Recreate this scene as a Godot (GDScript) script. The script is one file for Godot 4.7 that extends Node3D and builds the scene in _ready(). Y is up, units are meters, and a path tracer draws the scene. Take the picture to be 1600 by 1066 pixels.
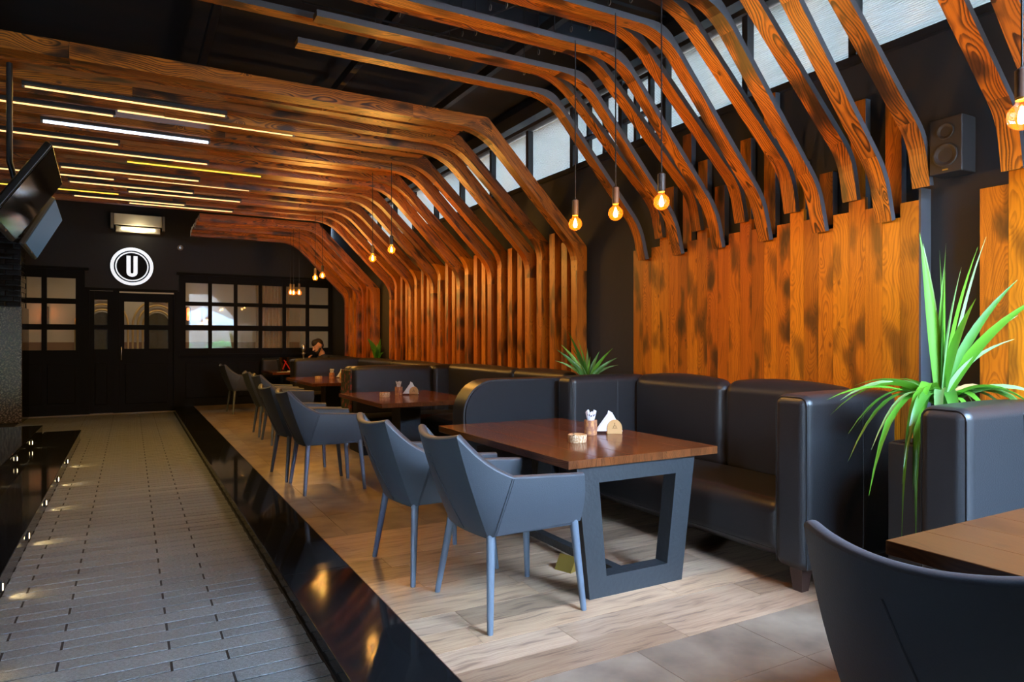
extends Node3D
# A restaurant hall with timber ribs. Metres, y up; the seating floor is y = 0, the hall runs along -z, the panelled wall stands at x = 4.1.

var M := {}
var used := {}
var rng := RandomNumberGenerator.new()
const WALL := 4.12

# ---------------------------------------------------------------- naming and tagging
func numbered(called: String) -> String:
	if not used.has(called):
		used[called] = 0
		return called
	used[called] += 1
	return "%s_%03d" % [called, used[called]]

func tag(o: Node, label: String, category: String, group := "", kind := "") -> Node:
	o.set_meta("label", label)
	if category: o.set_meta("category", category)
	if group: o.set_meta("group", group)
	if kind: o.set_meta("kind", kind)
	return o

func thing(called: String, label: String, category: String, at := Vector3.ZERO, turn := 0.0, group := "", kind := "") -> Node3D:
	var o := Node3D.new()
	o.name = numbered(called)
	add_child(o)
	o.position = at
	o.rotation.y = turn
	tag(o, label, category, group, kind)
	return o

func struct(called: String, label := "", at := Vector3.ZERO) -> Node3D:
	var o := Node3D.new()
	o.name = called
	add_child(o)
	o.position = at
	o.set_meta("kind", "structure")
	if label: o.set_meta("label", label)
	return o

func part(parent: Node, called: String, mesh: Mesh, mat: Material, at := Vector3.ZERO, rot := Vector3.ZERO) -> MeshInstance3D:
	var o := MeshInstance3D.new()
	o.mesh = mesh
	o.material_override = mat
	o.name = called
	parent.add_child(o, true)
	o.position = at
	o.rotation = rot
	return o

func copy(o: Node3D, at: Vector3, turn: float, label: String, group := "") -> Node3D:
	var c: Node3D = o.duplicate()
	c.name = numbered(String(o.name))
	add_child(c)
	c.position = at
	c.rotation.y = turn
	c.set_meta("label", label)
	if group: c.set_meta("group", group)
	return c

# ---------------------------------------------------------------- mesh helpers
func begin() -> SurfaceTool:
	var st := SurfaceTool.new()
	st.begin(Mesh.PRIMITIVE_TRIANGLES)
	return st

func tri(st: SurfaceTool, p: Array, n: Array, uv: Array, out: Vector3) -> void:
	# p, n, uv: three each; wound so that the side facing `out` is the front
	var order := [0, 1, 2]
	if (p[1] - p[0]).cross(p[2] - p[0]).dot(out) > 0.0: order = [0, 2, 1]
	for k in order:
		st.set_normal(n[k])
		st.set_uv(uv[k])
		st.add_vertex(p[k])

func quad(st: SurfaceTool, a: Vector3, b: Vector3, c: Vector3, d: Vector3, out: Vector3, ua := Vector2.ZERO, ub := Vector2.ZERO, uc := Vector2.ZERO, ud := Vector2.ZERO) -> void:
	var n := (c - a).cross(d - b).normalized()
	if n.dot(out) < 0.0: n = -n
	tri(st, [a, b, c], [n, n, n], [ua, ub, uc], n)
	tri(st, [a, c, d], [n, n, n], [ua, uc, ud], n)

# plain box; v of the uv runs along the longest side, in metres times `scale`, from the offset `off`
func box(st: SurfaceTool, c: Vector3, s: Vector3, off := Vector2.ZERO, scale := Vector2.ONE, b := Basis.IDENTITY, long := -1) -> void:
	var h := s * 0.5
	if long < 0: long = s.max_axis_index()
	for ax in 3:
		for sg in [-1.0, 1.0]:
			var u: int = (ax + 1) % 3
			var v: int = (ax + 2) % 3
			if u == long:
				var t := u; u = v; v = t
			var q: Array[Vector3] = []
			var uvs: Array[Vector2] = []
			for k in [[-1.0, -1.0], [1.0, -1.0], [1.0, 1.0], [-1.0, 1.0]]:
				var p := Vector3.ZERO
				p[ax] = sg * h[ax]
				p[u] = k[0] * h[u]
				p[v] = k[1] * h[v]
				q.append(c + b * p)
				uvs.append(off + Vector2((p[u] + h[u]) * scale.x, (p[v] + h[v]) * scale.y))
			var n := Vector3.ZERO
			n[ax] = sg
			quad(st, q[0], q[1], q[2], q[3], b * n, uvs[0], uvs[1], uvs[2], uvs[3])

func box_mesh(s: Vector3, off := Vector2.ZERO, scale := Vector2.ONE, long := -1) -> ArrayMesh:
	var st := begin()
	box(st, Vector3.ZERO, s, off, scale, Basis.IDENTITY, long)
	return st.commit()

# box with rounded edges of radius r in k steps; puff swells the middle of each face
func rbox(st: SurfaceTool, c: Vector3, s: Vector3, r: float, k := 1, puff := 0.0, b := Basis.IDENTITY, off := Vector2.ZERO, scale := Vector2.ONE, long := -1) -> void:
	var h := s * 0.5
	r = minf(r, minf(h.x, minf(h.y, h.z)) * 0.999)
	if long < 0: long = s.max_axis_index()
	var ts := []
	for ax in 3:
		var t: Array[float] = []
		for i in k + 1: t.append(-h[ax] + r * (1.0 - cos(i * PI * 0.5 / k)))
		if puff != 0.0:
			for i in range(1, 8): t.append(lerpf(-h[ax] + r, h[ax] - r, i / 8.0))
		for i in k + 1: t.append(h[ax] - r + r * sin(i * PI * 0.5 / k))
		ts.append(t)
	for ax in 3:
		for sg in [-1.0, 1.0]:
			var u: int = (ax + 1) % 3
			var v: int = (ax + 2) % 3
			if u == long:
				var t := u; u = v; v = t
			var P := []
			var N := []
			var U := []
			for tu in ts[u]:
				var rp := []
				var rn := []
				var ru := []
				for tv in ts[v]:
					var p := Vector3.ZERO
					p[ax] = sg * h[ax]
					p[u] = tu
					p[v] = tv
					var inner := p.clamp(-(h - Vector3(r, r, r)), h - Vector3(r, r, r))
					var n := (p - inner).normalized()
					var q := inner + n * r
					if puff != 0.0:
						q[ax] += sg * puff * maxf(0.0, 1.0 - pow(tu / h[u], 2.0)) * maxf(0.0, 1.0 - pow(tv / h[v], 2.0))
					rp.append(c + b * q)
					rn.append(b * n)
					ru.append(off + Vector2((tu + h[u]) * scale.x, (tv + h[v]) * scale.y))
				P.append(rp); N.append(rn); U.append(ru)
			for i in P.size() - 1:
				for j in P[0].size() - 1:
					tri(st, [P[i][j], P[i + 1][j], P[i + 1][j + 1]], [N[i][j], N[i + 1][j], N[i + 1][j + 1]], [U[i][j], U[i + 1][j], U[i + 1][j + 1]], N[i][j] + N[i + 1][j + 1])
					tri(st, [P[i][j], P[i + 1][j + 1], P[i][j + 1]], [N[i][j], N[i + 1][j + 1], N[i][j + 1]], [U[i][j], U[i + 1][j + 1], U[i][j + 1]], N[i][j] + N[i + 1][j + 1])

func rbox_mesh(s: Vector3, r: float, k := 1, puff := 0.0, off := Vector2.ZERO, scale := Vector2.ONE, long := -1) -> ArrayMesh:
	var st := begin()
	rbox(st, Vector3.ZERO, s, r, k, puff, Basis.IDENTITY, off, scale, long)
	return st.commit()

# grid of points P[i][j]; smooth normals; `inside` is a point behind the surface (or out: a direction)
func sheet(st: SurfaceTool, P: Array, out := Vector3.ZERO, inside := Vector3.INF, wrap := false, scale := 1.0) -> void:
	var a := P.size()
	var b: int = P[0].size()
	var N := []
	var total := 0.0
	for i in a:
		var row := []
		for j in b:
			var du: Vector3 = P[mini(i + 1, a - 1)][j] - P[maxi(i - 1, 0)][j]
			var j0 := (j - 1 + b - 1) % (b - 1) if wrap else maxi(j - 1, 0)
			var j1 := (j + 1) % (b - 1) if wrap else mini(j + 1, b - 1)
			var dv: Vector3 = P[i][j1] - P[i][j0]
			var n := du.cross(dv)
			n = n.normalized() if n.length() > 1e-12 else Vector3.ZERO
			row.append(n)
			total += n.dot(out) if inside == Vector3.INF else n.dot(P[i][j] - inside)
		N.append(row)
	var sg := 1.0 if total >= 0.0 else -1.0
	for i in a:
		for j in b:
			if N[i][j] == Vector3.ZERO:
				var i2 := i + 1 if i == 0 else i - 1
				N[i][j] = N[i2][j]
			N[i][j] *= sg
	for i in a - 1:
		for j in b - 1:
			var uv := func(x, y): return Vector2(float(y) / (b - 1), float(x) / (a - 1)) * scale
			for t in [[[i, j], [i + 1, j], [i + 1, j + 1]], [[i, j], [i + 1, j + 1], [i, j + 1]]]:
				var p := []; var n := []; var w := []; var o := Vector3.ZERO
				for q in t:
					p.append(P[q[0]][q[1]]); n.append(N[q[0]][q[1]]); w.append(uv.call(q[0], q[1])); o += N[q[0]][q[1]]
				if (p[1] - p[0]).cross(p[2] - p[0]).length() > 1e-12: tri(st, p, n, w, o)

# profile of (radius, height) pairs turned round y; sharp corners where a point is given twice
func lathe(st: SurfaceTool, profile: Array, at := Vector3.ZERO, segs := 20, b := Basis.IDENTITY, squash := 1.0) -> void:
	for i in profile.size() - 1:
		var p: Vector2 = profile[i]
		var q: Vector2 = profile[i + 1]
		if p.distance_to(q) < 1e-7: continue
		var d := (q - p).normalized()
		var n2 := Vector2(d.y, -d.x)
		var na := n2
		var nb := n2
		if i > 0 and profile[i - 1].distance_to(p) > 1e-7:
			var e: Vector2 = (p - profile[i - 1]).normalized()
			na = (n2 + Vector2(e.y, -e.x)).normalized()
		if i + 2 < profile.size() and profile[i + 2].distance_to(q) > 1e-7:
			var e: Vector2 = (profile[i + 2] - q).normalized()
			nb = (n2 + Vector2(e.y, -e.x)).normalized()
		for k in segs:
			var P := []; var N := []; var U := []
			for c in [[p, na, k, 0], [p, na, k + 1, 0], [q, nb, k + 1, 1], [q, nb, k, 1]]:
				var ang: float = TAU * c[2] / segs
				var dir := Vector3(cos(ang), 0, sin(ang) * squash)
				P.append(at + b * (dir * c[0].x + Vector3(0, c[0].y, 0)))
				N.append((b * (Vector3(cos(ang), 0, sin(ang)) * c[1].x + Vector3(0, c[1].y, 0))).normalized())
				U.append(Vector2(float(c[2]) / segs, c[0].y))
			var o: Vector3 = N[0] + N[2]
			if p.x > 1e-6: tri(st, [P[0], P[1], P[2]], [N[0], N[1], N[2]], [U[0], U[1], U[2]], o)
			if q.x > 1e-6: tri(st, [P[0], P[2], P[3]], [N[0], N[2], N[3]], [U[0], U[2], U[3]], o)

func lathe_mesh(profile: Array, segs := 20) -> ArrayMesh:
	var st := begin()
	lathe(st, profile, Vector3.ZERO, segs)
	return st.commit()

# tube along points; r one radius or an array of radii
func tube(st: SurfaceTool, pts: Array, r, segs := 8, caps := true) -> void:
	var side := Vector3.ZERO
	var rings := []
	for i in pts.size():
		var d: Vector3 = (pts[mini(i + 1, pts.size() - 1)] - pts[maxi(i - 1, 0)]).normalized()
		if side == Vector3.ZERO: side = d.cross(Vector3.RIGHT if absf(d.x) < 0.8 else Vector3.UP)
		side = (side - d * side.dot(d)).normalized()
		var up := d.cross(side)
		var rad: float = r if r is float else r[i]
		var ring := []
		for k in segs + 1:
			var a := TAU * k / segs
			ring.append([pts[i] + (side * cos(a) + up * sin(a)) * rad, side * cos(a) + up * sin(a)])
		rings.append(ring)
	for i in rings.size() - 1:
		for k in segs:
			var q := [rings[i][k], rings[i][k + 1], rings[i + 1][k + 1], rings[i + 1][k]]
			var o: Vector3 = q[0][1] + q[2][1]
			tri(st, [q[0][0], q[1][0], q[2][0]], [q[0][1], q[1][1], q[2][1]], [Vector2(0, i), Vector2(1, i), Vector2(1, i + 1)], o)
			tri(st, [q[0][0], q[2][0], q[3][0]], [q[0][1], q[2][1], q[3][1]], [Vector2(0, i), Vector2(1, i + 1), Vector2(0, i + 1)], o)
	if caps:
		for e in [0, rings.size() - 1]:
			var o: Vector3 = (pts[0] - pts[1]).normalized() if e == 0 else (pts[-1] - pts[-2]).normalized()
			for k in segs:
				tri(st, [pts[e], rings[e][k][0], rings[e][k + 1][0]], [o, o, o], [Vector2.ZERO, Vector2.ZERO, Vector2.ZERO], o)

func tube_mesh(pts: Array, r, segs := 8) -> ArrayMesh:
	var st := begin()
	tube(st, pts, r, segs)
	return st.commit()

# flat polygon (x, y) pushed from z0 to z1, with flat faces; uv in metres
func prism(st: SurfaceTool, poly: PackedVector2Array, z0: float, z1: float, b := Transform3D.IDENTITY, smooth := false) -> void:
	var idx := Geometry2D.triangulate_polygon(poly)
	for z in [z0, z1]:
		var n := b.basis * Vector3(0, 0, -1.0 if z == minf(z0, z1) else 1.0)
		for t in range(0, idx.size(), 3):
			var p := []; var u := []
			for k in 3:
				var v := poly[idx[t + k]]
				p.append(b * Vector3(v.x, v.y, z)); u.append(v)
			tri(st, p, [n, n, n], u, n)
	var cw := 1.0 if Geometry2D.is_polygon_clockwise(poly) else -1.0
	var run := 0.0
	for i in poly.size():
		var p := poly[i]
		var q := poly[(i + 1) % poly.size()]
		var d := (q - p).normalized()
		var n2 := Vector2(-d.y, d.x) * cw
		var len := p.distance_to(q)
		var na := n2
		var nb := n2
		if smooth:
			var dp := (p - poly[(i - 1 + poly.size()) % poly.size()]).normalized()
			var dn := (poly[(i + 2) % poly.size()] - q).normalized()
			if dp.dot(d) > 0.7: na = (n2 + Vector2(-dp.y, dp.x) * cw).normalized()
			if dn.dot(d) > 0.7: nb = (n2 + Vector2(-dn.y, dn.x) * cw).normalized()
		var A := b * Vector3(p.x, p.y, z0); var B := b * Vector3(q.x, q.y, z0); var C := b * Vector3(q.x, q.y, z1); var D := b * Vector3(p.x, p.y, z1)
		var NA := b.basis * Vector3(na.x, na.y, 0); var NB := b.basis * Vector3(nb.x, nb.y, 0)
		var ua := Vector2(0, run); var ub := Vector2(0, run + len); var uc := Vector2(absf(z1 - z0), run + len); var ud := Vector2(absf(z1 - z0), run)
		tri(st, [A, B, C], [NA, NB, NB], [ua, ub, uc], NA + NB)
		tri(st, [A, C, D], [NA, NB, NA], [ua, uc, ud], NA + NB)
		run += len

func prism_mesh(poly: PackedVector2Array, z0: float, z1: float, b := Transform3D.IDENTITY, smooth := false) -> ArrayMesh:
	var st := begin()
	prism(st, poly, z0, z1, b, smooth)
	return st.commit()

# strip in the x-y plane given by stations [outer, inner], pushed from z0 to z1: the ribs
func strip(st: SurfaceTool, S: Array, z0: float, z1: float, off: Vector2, us: float, vs: float) -> void:
	var run := [off.y]
	for i in range(1, S.size()):
		run.append(run[-1] + ((S[i][0] + S[i][1]) * 0.5).distance_to((S[i - 1][0] + S[i - 1][1]) * 0.5) * vs)
	var P := func(v: Vector2, z: float): return Vector3(v.x, v.y, z)
	for i in S.size() - 1:
		var a: Vector2 = S[i][0]; var b: Vector2 = S[i + 1][0]; var c: Vector2 = S[i + 1][1]; var d: Vector2 = S[i][1]
		var w := a.distance_to(d) * us
		var mid := (a + b + c + d) / 4.0
		for z in [z0, z1]:
			quad(st, P.call(a, z), P.call(b, z), P.call(c, z), P.call(d, z), Vector3(0, 0, 1.0 if z == maxf(z0, z1) else -1.0), Vector2(off.x, run[i]), Vector2(off.x, run[i + 1]), Vector2(off.x + w, run[i + 1]), Vector2(off.x + w, run[i]))
		for e in [[a, b], [d, c]]:
			var o: Vector2 = (e[0] + e[1]) * 0.5 - mid
			var ww := absf(z1 - z0) * us
			quad(st, P.call(e[0], z0), P.call(e[1], z0), P.call(e[1], z1), P.call(e[0], z1), Vector3(o.x, o.y, 0), Vector2(off.x + 0.05, run[i]), Vector2(off.x + 0.05, run[i + 1]), Vector2(off.x + 0.05 + ww, run[i + 1]), Vector2(off.x + 0.05 + ww, run[i]))
	for e in [0, S.size() - 1]:
		var a: Vector2 = S[e][0]; var d: Vector2 = S[e][1]
		var o: Vector2 = (S[0][0] - S[1][0]) if e == 0 else (S[-1][0] - S[-2][0])
		quad(st, P.call(a, z0), P.call(d, z0), P.call(d, z1), P.call(a, z1), Vector3(o.x, o.y, 0), off, off + Vector2(0.05, 0), off + Vector2(0.05, 0.1), off + Vector2(0, 0.1))

# ---------------------------------------------------------------- textures and materials
const WS := Vector2(1.0 / 0.36, 1.0 / 2.4)   # metres to uv for the wood textures: 0.36 m across, 2.4 m along

func noise(seed_: int, freq: float, oct := 3, type := FastNoiseLite.TYPE_SIMPLEX) -> FastNoiseLite:
	var n := FastNoiseLite.new()
	n.seed = seed_
	n.frequency = freq
	n.noise_type = type
	n.fractal_octaves = oct
	if oct <= 1: n.fractal_type = FastNoiseLite.FRACTAL_NONE
	return n

# sawn softwood: growth rings cut along the trunk, knots, scorched blotches
func wood_texture(seed_: int, light: Color, dark: Color, scorch: Color, rings: float, contrast: float, burn: float, knots: int, w := 192, h := 1280) -> ImageTexture:
	var r := RandomNumberGenerator.new()
	r.seed = seed_
	var n1 := noise(seed_, 1.0, 2)
	var n2 := noise(seed_ + 7, 1.0, 2)
	var n3 := noise(seed_ + 13, 1.0, 3)
	var kn := []
	for k in knots: kn.append([r.randf_range(0.03, 0.33), r.randf() * 2.4, r.randf_range(0.008, 0.017)])
	var data := PackedByteArray()
	data.resize(w * h * 3)
	var R := 2.4 / TAU
	var at := 0
	for y in h:
		var v := 2.4 * y / h
		var a := TAU * y / h
		var ca := cos(a) * R
		var sa := sin(a) * R
		var c := 0.18 + 0.09 * n1.get_noise_2d(ca * 0.8, sa * 0.8)
		var depth := 0.085 * n2.get_noise_2d(ca * 1.25, sa * 1.25)
		var near := []
		var wave := 0.5 + 0.5 * n3.get_noise_2d(ca * 1.3 + 4.0, sa * 1.3)
		for k in kn:
			var dv := absf(v - k[1])
			dv = minf(dv, 2.4 - dv)
			if dv < 0.16: near.append([k[0], dv, k[2]])
		for x in w:
			var u := 0.36 * x / w
			var q := sqrt((u - c) * (u - c) + depth * depth)
			var phase := q * rings * (1.0 + 0.22 * n1.get_noise_2d(q * 9.0 + 3.0, 1.7)) + 0.30 * n3.get_noise_3d(u * 16.0, ca * 1.6, sa * 1.6)
			var spot := 0.0
			for k in near:
				var du: float = u - k[0]
				var d := sqrt(du * du + k[1] * k[1] * 0.35)
				phase += 2.2 * exp(-d * d / (k[2] * k[2] * 4.0))
				spot = maxf(spot, clampf(1.4 - d / k[2] * 1.4, 0.0, 1.0))
			var f := phase - floorf(phase)
			var g := smoothstep(0.25, 0.86, f) * (1.0 - smoothstep(0.9, 1.0, f))
			var each := sin(floorf(phase) * 12.9898 + seed_) * 43758.5453
			each -= floorf(each)
			g = clampf(g * contrast * (0.3 + 0.5 * each + 0.4 * wave) + spot * 0.7 + 0.16 * n1.get_noise_3d(u * 300.0, ca * 4.0, sa * 4.0) + 0.3 * n3.get_noise_3d(u * 40.0, ca * 0.9, sa * 0.9), 0.0, 1.0)
			var b := clampf((n2.get_noise_3d(u * 4.5, ca * 1.9 + 9.0, sa * 1.9) + 0.16 * n3.get_noise_3d(u * 22.0, ca * 7.0, sa * 7.0) - 0.10) * 1.9, 0.0, 1.0) * burn
			var col := light.lerp(dark, g).lerp(scorch, b)
			data[at] = int(clampf(col.r, 0, 1) * 255.0); data[at + 1] = int(clampf(col.g, 0, 1) * 255.0); data[at + 2] = int(clampf(col.b, 0, 1) * 255.0)
			at += 3
	return ImageTexture.create_from_image(Image.create_from_data(w, h, false, Image.FORMAT_RGB8, data))

# long even grain with dark drifting streaks, as printed on plank tiles
func streak_texture(seed_: int, light: Color, mid: Color, dark: Color, w: int, h: int) -> ImageTexture:
	var n1 := noise(seed_, 1.0, 3)
	var n2 := noise(seed_ + 3, 1.0, 3)
	var data := PackedByteArray()
	data.resize(w * h * 3)
	var R := 2.4 / TAU
	var at := 0
	for y in h:
		var a := TAU * y / h
		var ca := cos(a) * R
		var sa := sin(a) * R
		for x in w:
			var u := 0.36 * x / w
			var bend := u + 0.012 * n2.get_noise_2d(ca * 3.0, sa * 3.0)
			var fine := n1.get_noise_3d(bend * 130.0, ca * 3.0, sa * 3.0)
			var broad := n2.get_noise_3d(bend * 20.0, ca * 2.6 + 5.0, sa * 2.6)
			var col := light.lerp(mid, clampf(0.5 + 0.9 * fine + 0.5 * broad, 0.0, 1.0))
			col = col.lerp(dark, clampf((broad + 0.35 * fine - 0.22) * 1.6, 0.0, 0.6))
			data[at] = int(clampf(col.r, 0, 1) * 255.0); data[at + 1] = int(clampf(col.g, 0, 1) * 255.0); data[at + 2] = int(clampf(col.b, 0, 1) * 255.0)
			at += 3
	return ImageTexture.create_from_image(Image.create_from_data(w, h, false, Image.FORMAT_RGB8, data))

func mat(called: String, albedo: Color, rough := 0.6, metal := 0.0) -> StandardMaterial3D:
	var m := StandardMaterial3D.new()
	m.resource_name = called
	m.albedo_color = albedo
	m.roughness = rough
	m.metallic = metal
	M[called] = m
	return m

func relief(m: StandardMaterial3D, tex: Texture2D, scale: Vector3, cm: float) -> void:
	m.heightmap_enabled = true
	m.heightmap_texture = tex
	m.heightmap_scale = cm
	m.uv1_triplanar = true
	m.uv1_world_triplanar = true
	m.uv1_scale = scale

func noise_tex(seed_: int, freq: float, oct: int, type := FastNoiseLite.TYPE_SIMPLEX, size := 512, ramp: Gradient = null) -> NoiseTexture2D:
	var t := NoiseTexture2D.new()
	t.width = size
	t.height = size
	t.seamless = true
	t.noise = noise(seed_, freq, oct, type)
	if ramp: t.color_ramp = ramp
	return t

func ramp(stops: Array) -> Gradient:
	var g := Gradient.new()
	var off := PackedFloat32Array()
	var col := PackedColorArray()
	for s in stops:
		off.append(s[0]); col.append(s[1])
	g.offsets = off
	g.colors = col
	return g

func c8(r: int, g: int, b: int, a := 255) -> Color:
	return Color8(r, g, b, a)

func glow(called: String, c: Color, e: float) -> StandardMaterial3D:
	var m := mat(called, c, 0.4)
	m.emission_enabled = true
	m.emission = c
	m.emission_energy_multiplier = e
	return m

func make_materials() -> void:
	# scorched, oiled pine
	var pine := []
	pine.append(wood_texture(11, c8(194, 110, 9), c8(112, 54, 4), c8(52, 26, 6), 80.0, 0.55, 0.62, 3))
	pine.append(wood_texture(29, c8(184, 99, 8), c8(102, 48, 3), c8(45, 23, 5), 100.0, 0.5, 0.8, 2))
	pine.append(wood_texture(53, c8(202, 120, 12), c8(120, 62, 4), c8(56, 29, 6), 66.0, 0.58, 0.5, 4))
	# deeper scorching on the ribs
	var deep := []
	deep.append(wood_texture(83, c8(200, 118, 28), c8(66, 31, 7), c8(40, 21, 9), 62.0, 1.1, 0.7, 4))
	deep.append(wood_texture(97, c8(188, 108, 26), c8(58, 28, 7), c8(36, 19, 8), 78.0, 1.05, 0.85, 3))
	M.rib = []
	for k in 6:
		var rm := mat("deep_scorched_pine_%d" % k, [Color(1, 1, 1), Color(0.88, 0.86, 0.84), Color(0.96, 0.92, 0.86)][k / 2], 0.42)
		rm.albedo_texture = deep[k % 2]
		M.rib.append(rm)
	M.pine = []
	for k in 9:
		var m := mat("scorched_pine_%d" % k, [Color(1, 1, 1), Color(0.86, 0.84, 0.82), Color(0.95, 0.9, 0.84)][k / 3], 0.42)
		m.albedo_texture = pine[k % 3]
		M.pine.append(m)
	mat("rib_side", c8(66, 66, 70), 0.6)
	# tables
	var brown := wood_texture(71, c8(104, 58, 30), c8(62, 32, 17), c8(50, 26, 14), 120.0, 0.7, 0.35, 1, 160, 800)
	var tm := mat("table_wood", Color(1, 1, 1), 0.15)
	tm.albedo_texture = brown
	tm.metallic_specular = 0.34
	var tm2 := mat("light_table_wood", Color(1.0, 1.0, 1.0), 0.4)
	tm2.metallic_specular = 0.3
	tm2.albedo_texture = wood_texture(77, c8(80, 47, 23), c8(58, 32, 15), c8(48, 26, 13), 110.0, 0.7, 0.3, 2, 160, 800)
	# floor planks
	var oak := streak_texture(91, c8(196, 165, 136), c8(168, 134, 107), c8(112, 86, 69), 320, 1024)
	M.oak = []
	for k in 4:
		var m := mat("floor_oak_%d" % k, [Color(1, 1, 1), Color(0.9, 0.89, 0.88), Color(1, 0.97, 0.93), Color(0.82, 0.8, 0.78)][k], 0.34)
		m.albedo_texture = oak
		M.oak.append(m)
	# paving of the corridor: stone that imitates weathered planks
	var weather := NoiseTexture2D.new()
	weather.width = 512
	weather.height = 512
	weather.seamless = true
	var wn := noise(5, 0.012, 5)
	wn.domain_warp_enabled = true
	wn.domain_warp_amplitude = 40.0
	weather.noise = wn
	var grain_tint := noise_tex(6, 0.02, 5, FastNoiseLite.TYPE_SIMPLEX, 512, ramp([[0.0, c8(176, 174, 172)], [0.5, c8(224, 222, 220)], [1.0, c8(255, 255, 255)]]))
	M.pave = []
	for k in 4:
		var m := mat("plank_stone_%d" % k, [c8(146, 146, 142), c8(137, 137, 134), c8(153, 153, 149), c8(141, 141, 137)][k], 0.5)
		relief(m, weather, Vector3(4.0, 4.0, 13.0), 1.4)
		m.albedo_texture = grain_tint
		m.uv1_offset = Vector3(0.13, 0.3, 0.27) * k
		M.pave.append(m)
	mat("grout", c8(40, 37, 34), 0.9)
	var stone := noise_tex(41, 0.008, 5, FastNoiseLite.TYPE_SIMPLEX, 512, ramp([[0.0, c8(110, 94, 80)], [0.45, c8(132, 114, 97)], [1.0, c8(152, 134, 115)]]))
	M.tile = []
	for k in 3:
		var m := mat("stone_tile_%d" % k, [Color(1, 1, 1), Color(0.95, 0.94, 0.93), Color(1.0, 0.98, 0.95)][k], 0.36)
		m.albedo_texture = stone
		m.uv1_triplanar = true
		m.uv1_world_triplanar = true
		m.uv1_scale = Vector3(0.7, 0.7, 0.7)
		m.uv1_offset = Vector3(0.2, 0, 0.37) * k
		M.tile.append(m)
	# granite
	var speck := noise_tex(17, 0.35, 2, FastNoiseLite.TYPE_SIMPLEX, 512, ramp([[0.0, c8(12, 12, 13)], [0.6, c8(20, 20, 21)], [0.8, c8(30, 30, 31)], [1.0, c8(66, 64, 62)]]))
	var g := mat("black_granite", Color(1, 1, 1), 0.06)
	g.metallic_specular = 0.24
	g.albedo_texture = speck
	g.uv1_triplanar = true
	g.uv1_world_triplanar = true
	g.uv1_scale = Vector3(1.6, 1.6, 1.6)
	var bspeck := noise_tex(19, 0.16, 4, FastNoiseLite.TYPE_SIMPLEX, 512, ramp([[0.0, c8(26, 21, 14)], [0.45, c8(62, 52, 36)], [0.62, c8(92, 78, 56)], [0.8, c8(140, 124, 96)], [1.0, c8(180, 166, 136)]]))
	g = mat("brown_granite", Color(1, 1, 1), 0.25)
	g.albedo_texture = bspeck
	g.uv1_triplanar = true
	g.uv1_world_triplanar = true
	g.uv1_scale = Vector3(0.3, 0.3, 0.3)
	mat("black_tile", c8(22, 23, 26), 0.08)
	mat("tile_joint", c8(10, 10, 10), 0.9)
	# leather
	var grain := noise_tex(23, 0.09, 2, FastNoiseLite.TYPE_CELLULAR, 512)
	var l := mat("sofa_leather", c8(36, 35, 36), 0.37)
	l.metallic_specular = 0.45
	relief(l, grain, Vector3(3, 3, 3), 0.05)
	l = mat("chair_leather", c8(56, 60, 65), 0.45)
	l.metallic_specular = 0.42
	relief(l, grain, Vector3(4, 4, 4), 0.035)
	mat("chair_seam", c8(40, 44, 50), 0.5)
	mat("piping", c8(30, 30, 32), 0.32)
	mat("chair_leg", c8(86, 94, 104), 0.45)
	var bl := mat("blackened_wood", c8(34, 36, 38), 0.5)
	relief(bl, noise_tex(31, 0.03, 4), Vector3(1.5, 1.5, 1.5), 0.12)
	mat("booth_side", c8(27, 28, 31), 0.55)
	M.booth_side.metallic_specular = 0.3
	var flo := mat("dark_floral_cloth", Color(1, 1, 1), 0.8)
	flo.albedo_texture = noise_tex(37, 0.02, 3, FastNoiseLite.TYPE_SIMPLEX, 256, ramp([[0.0, c8(18, 22, 14)], [0.5, c8(34, 38, 24)], [0.66, c8(60, 58, 36)], [0.72, c8(120, 24, 28)], [0.85, c8(140, 70, 70)], [1.0, c8(30, 30, 20)]]))
	flo.uv1_triplanar = true
	flo.uv1_scale = Vector3(1.6, 1.6, 1.6)
	# shell
	var pw := mat("black_wall", c8(38, 36, 37), 0.75)
	relief(pw, noise_tex(43, 0.02, 4), Vector3(0.8, 0.8, 0.8), 0.1)
	mat("roof_deck", c8(30, 28, 27), 0.85)
	mat("dark_steel", c8(34, 33, 35), 0.5)
	mat("grey_steel", c8(120, 114, 106), 0.55)
	mat("black_joinery", c8(21, 21, 23), 0.6)
	M.black_joinery.metallic_specular = 0.2
	mat("beige_wall", c8(176, 160, 140), 0.85)
	mat("back_wood", c8(110, 70, 44), 0.6)
	mat("paving_outside", c8(150, 146, 140), 0.85)
	mat("white_frame", c8(206, 198, 178), 0.5)
	mat("gold", c8(200, 160, 92), 0.3, 0.9)
	mat("brass", c8(160, 134, 64), 0.4, 0.8)
	mat("foot_wood", c8(64, 42, 34), 0.5)
	var glass := mat("clear_glass", Color(0.9, 0.95, 0.95, 0.06), 0.02)
	glass.transparency = BaseMaterial3D.TRANSPARENCY_ALPHA
	var ribs := Image.create(4, 64, false, Image.FORMAT_RGB8)
	for y in 64:
		var q := 0.5 + 0.5 * sin(TAU * y / 8.0)
		for x in 4: ribs.set_pixel(x, y, Color(q, q, q))
	var sheet_m := mat("ribbed_sheet", c8(208, 212, 212), 0.6)
	sheet_m.backlight_enabled = true
	sheet_m.backlight = Color(0.52, 0.51, 0.49)
	sheet_m.heightmap_enabled = true
	sheet_m.heightmap_texture = ImageTexture.create_from_image(ribs)
	sheet_m.heightmap_scale = 0.8
	sheet_m.uv1_scale = Vector3(1, 1, 1)
	# lamps
	glow("filament", c8(255, 214, 150), 14.0)
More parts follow.
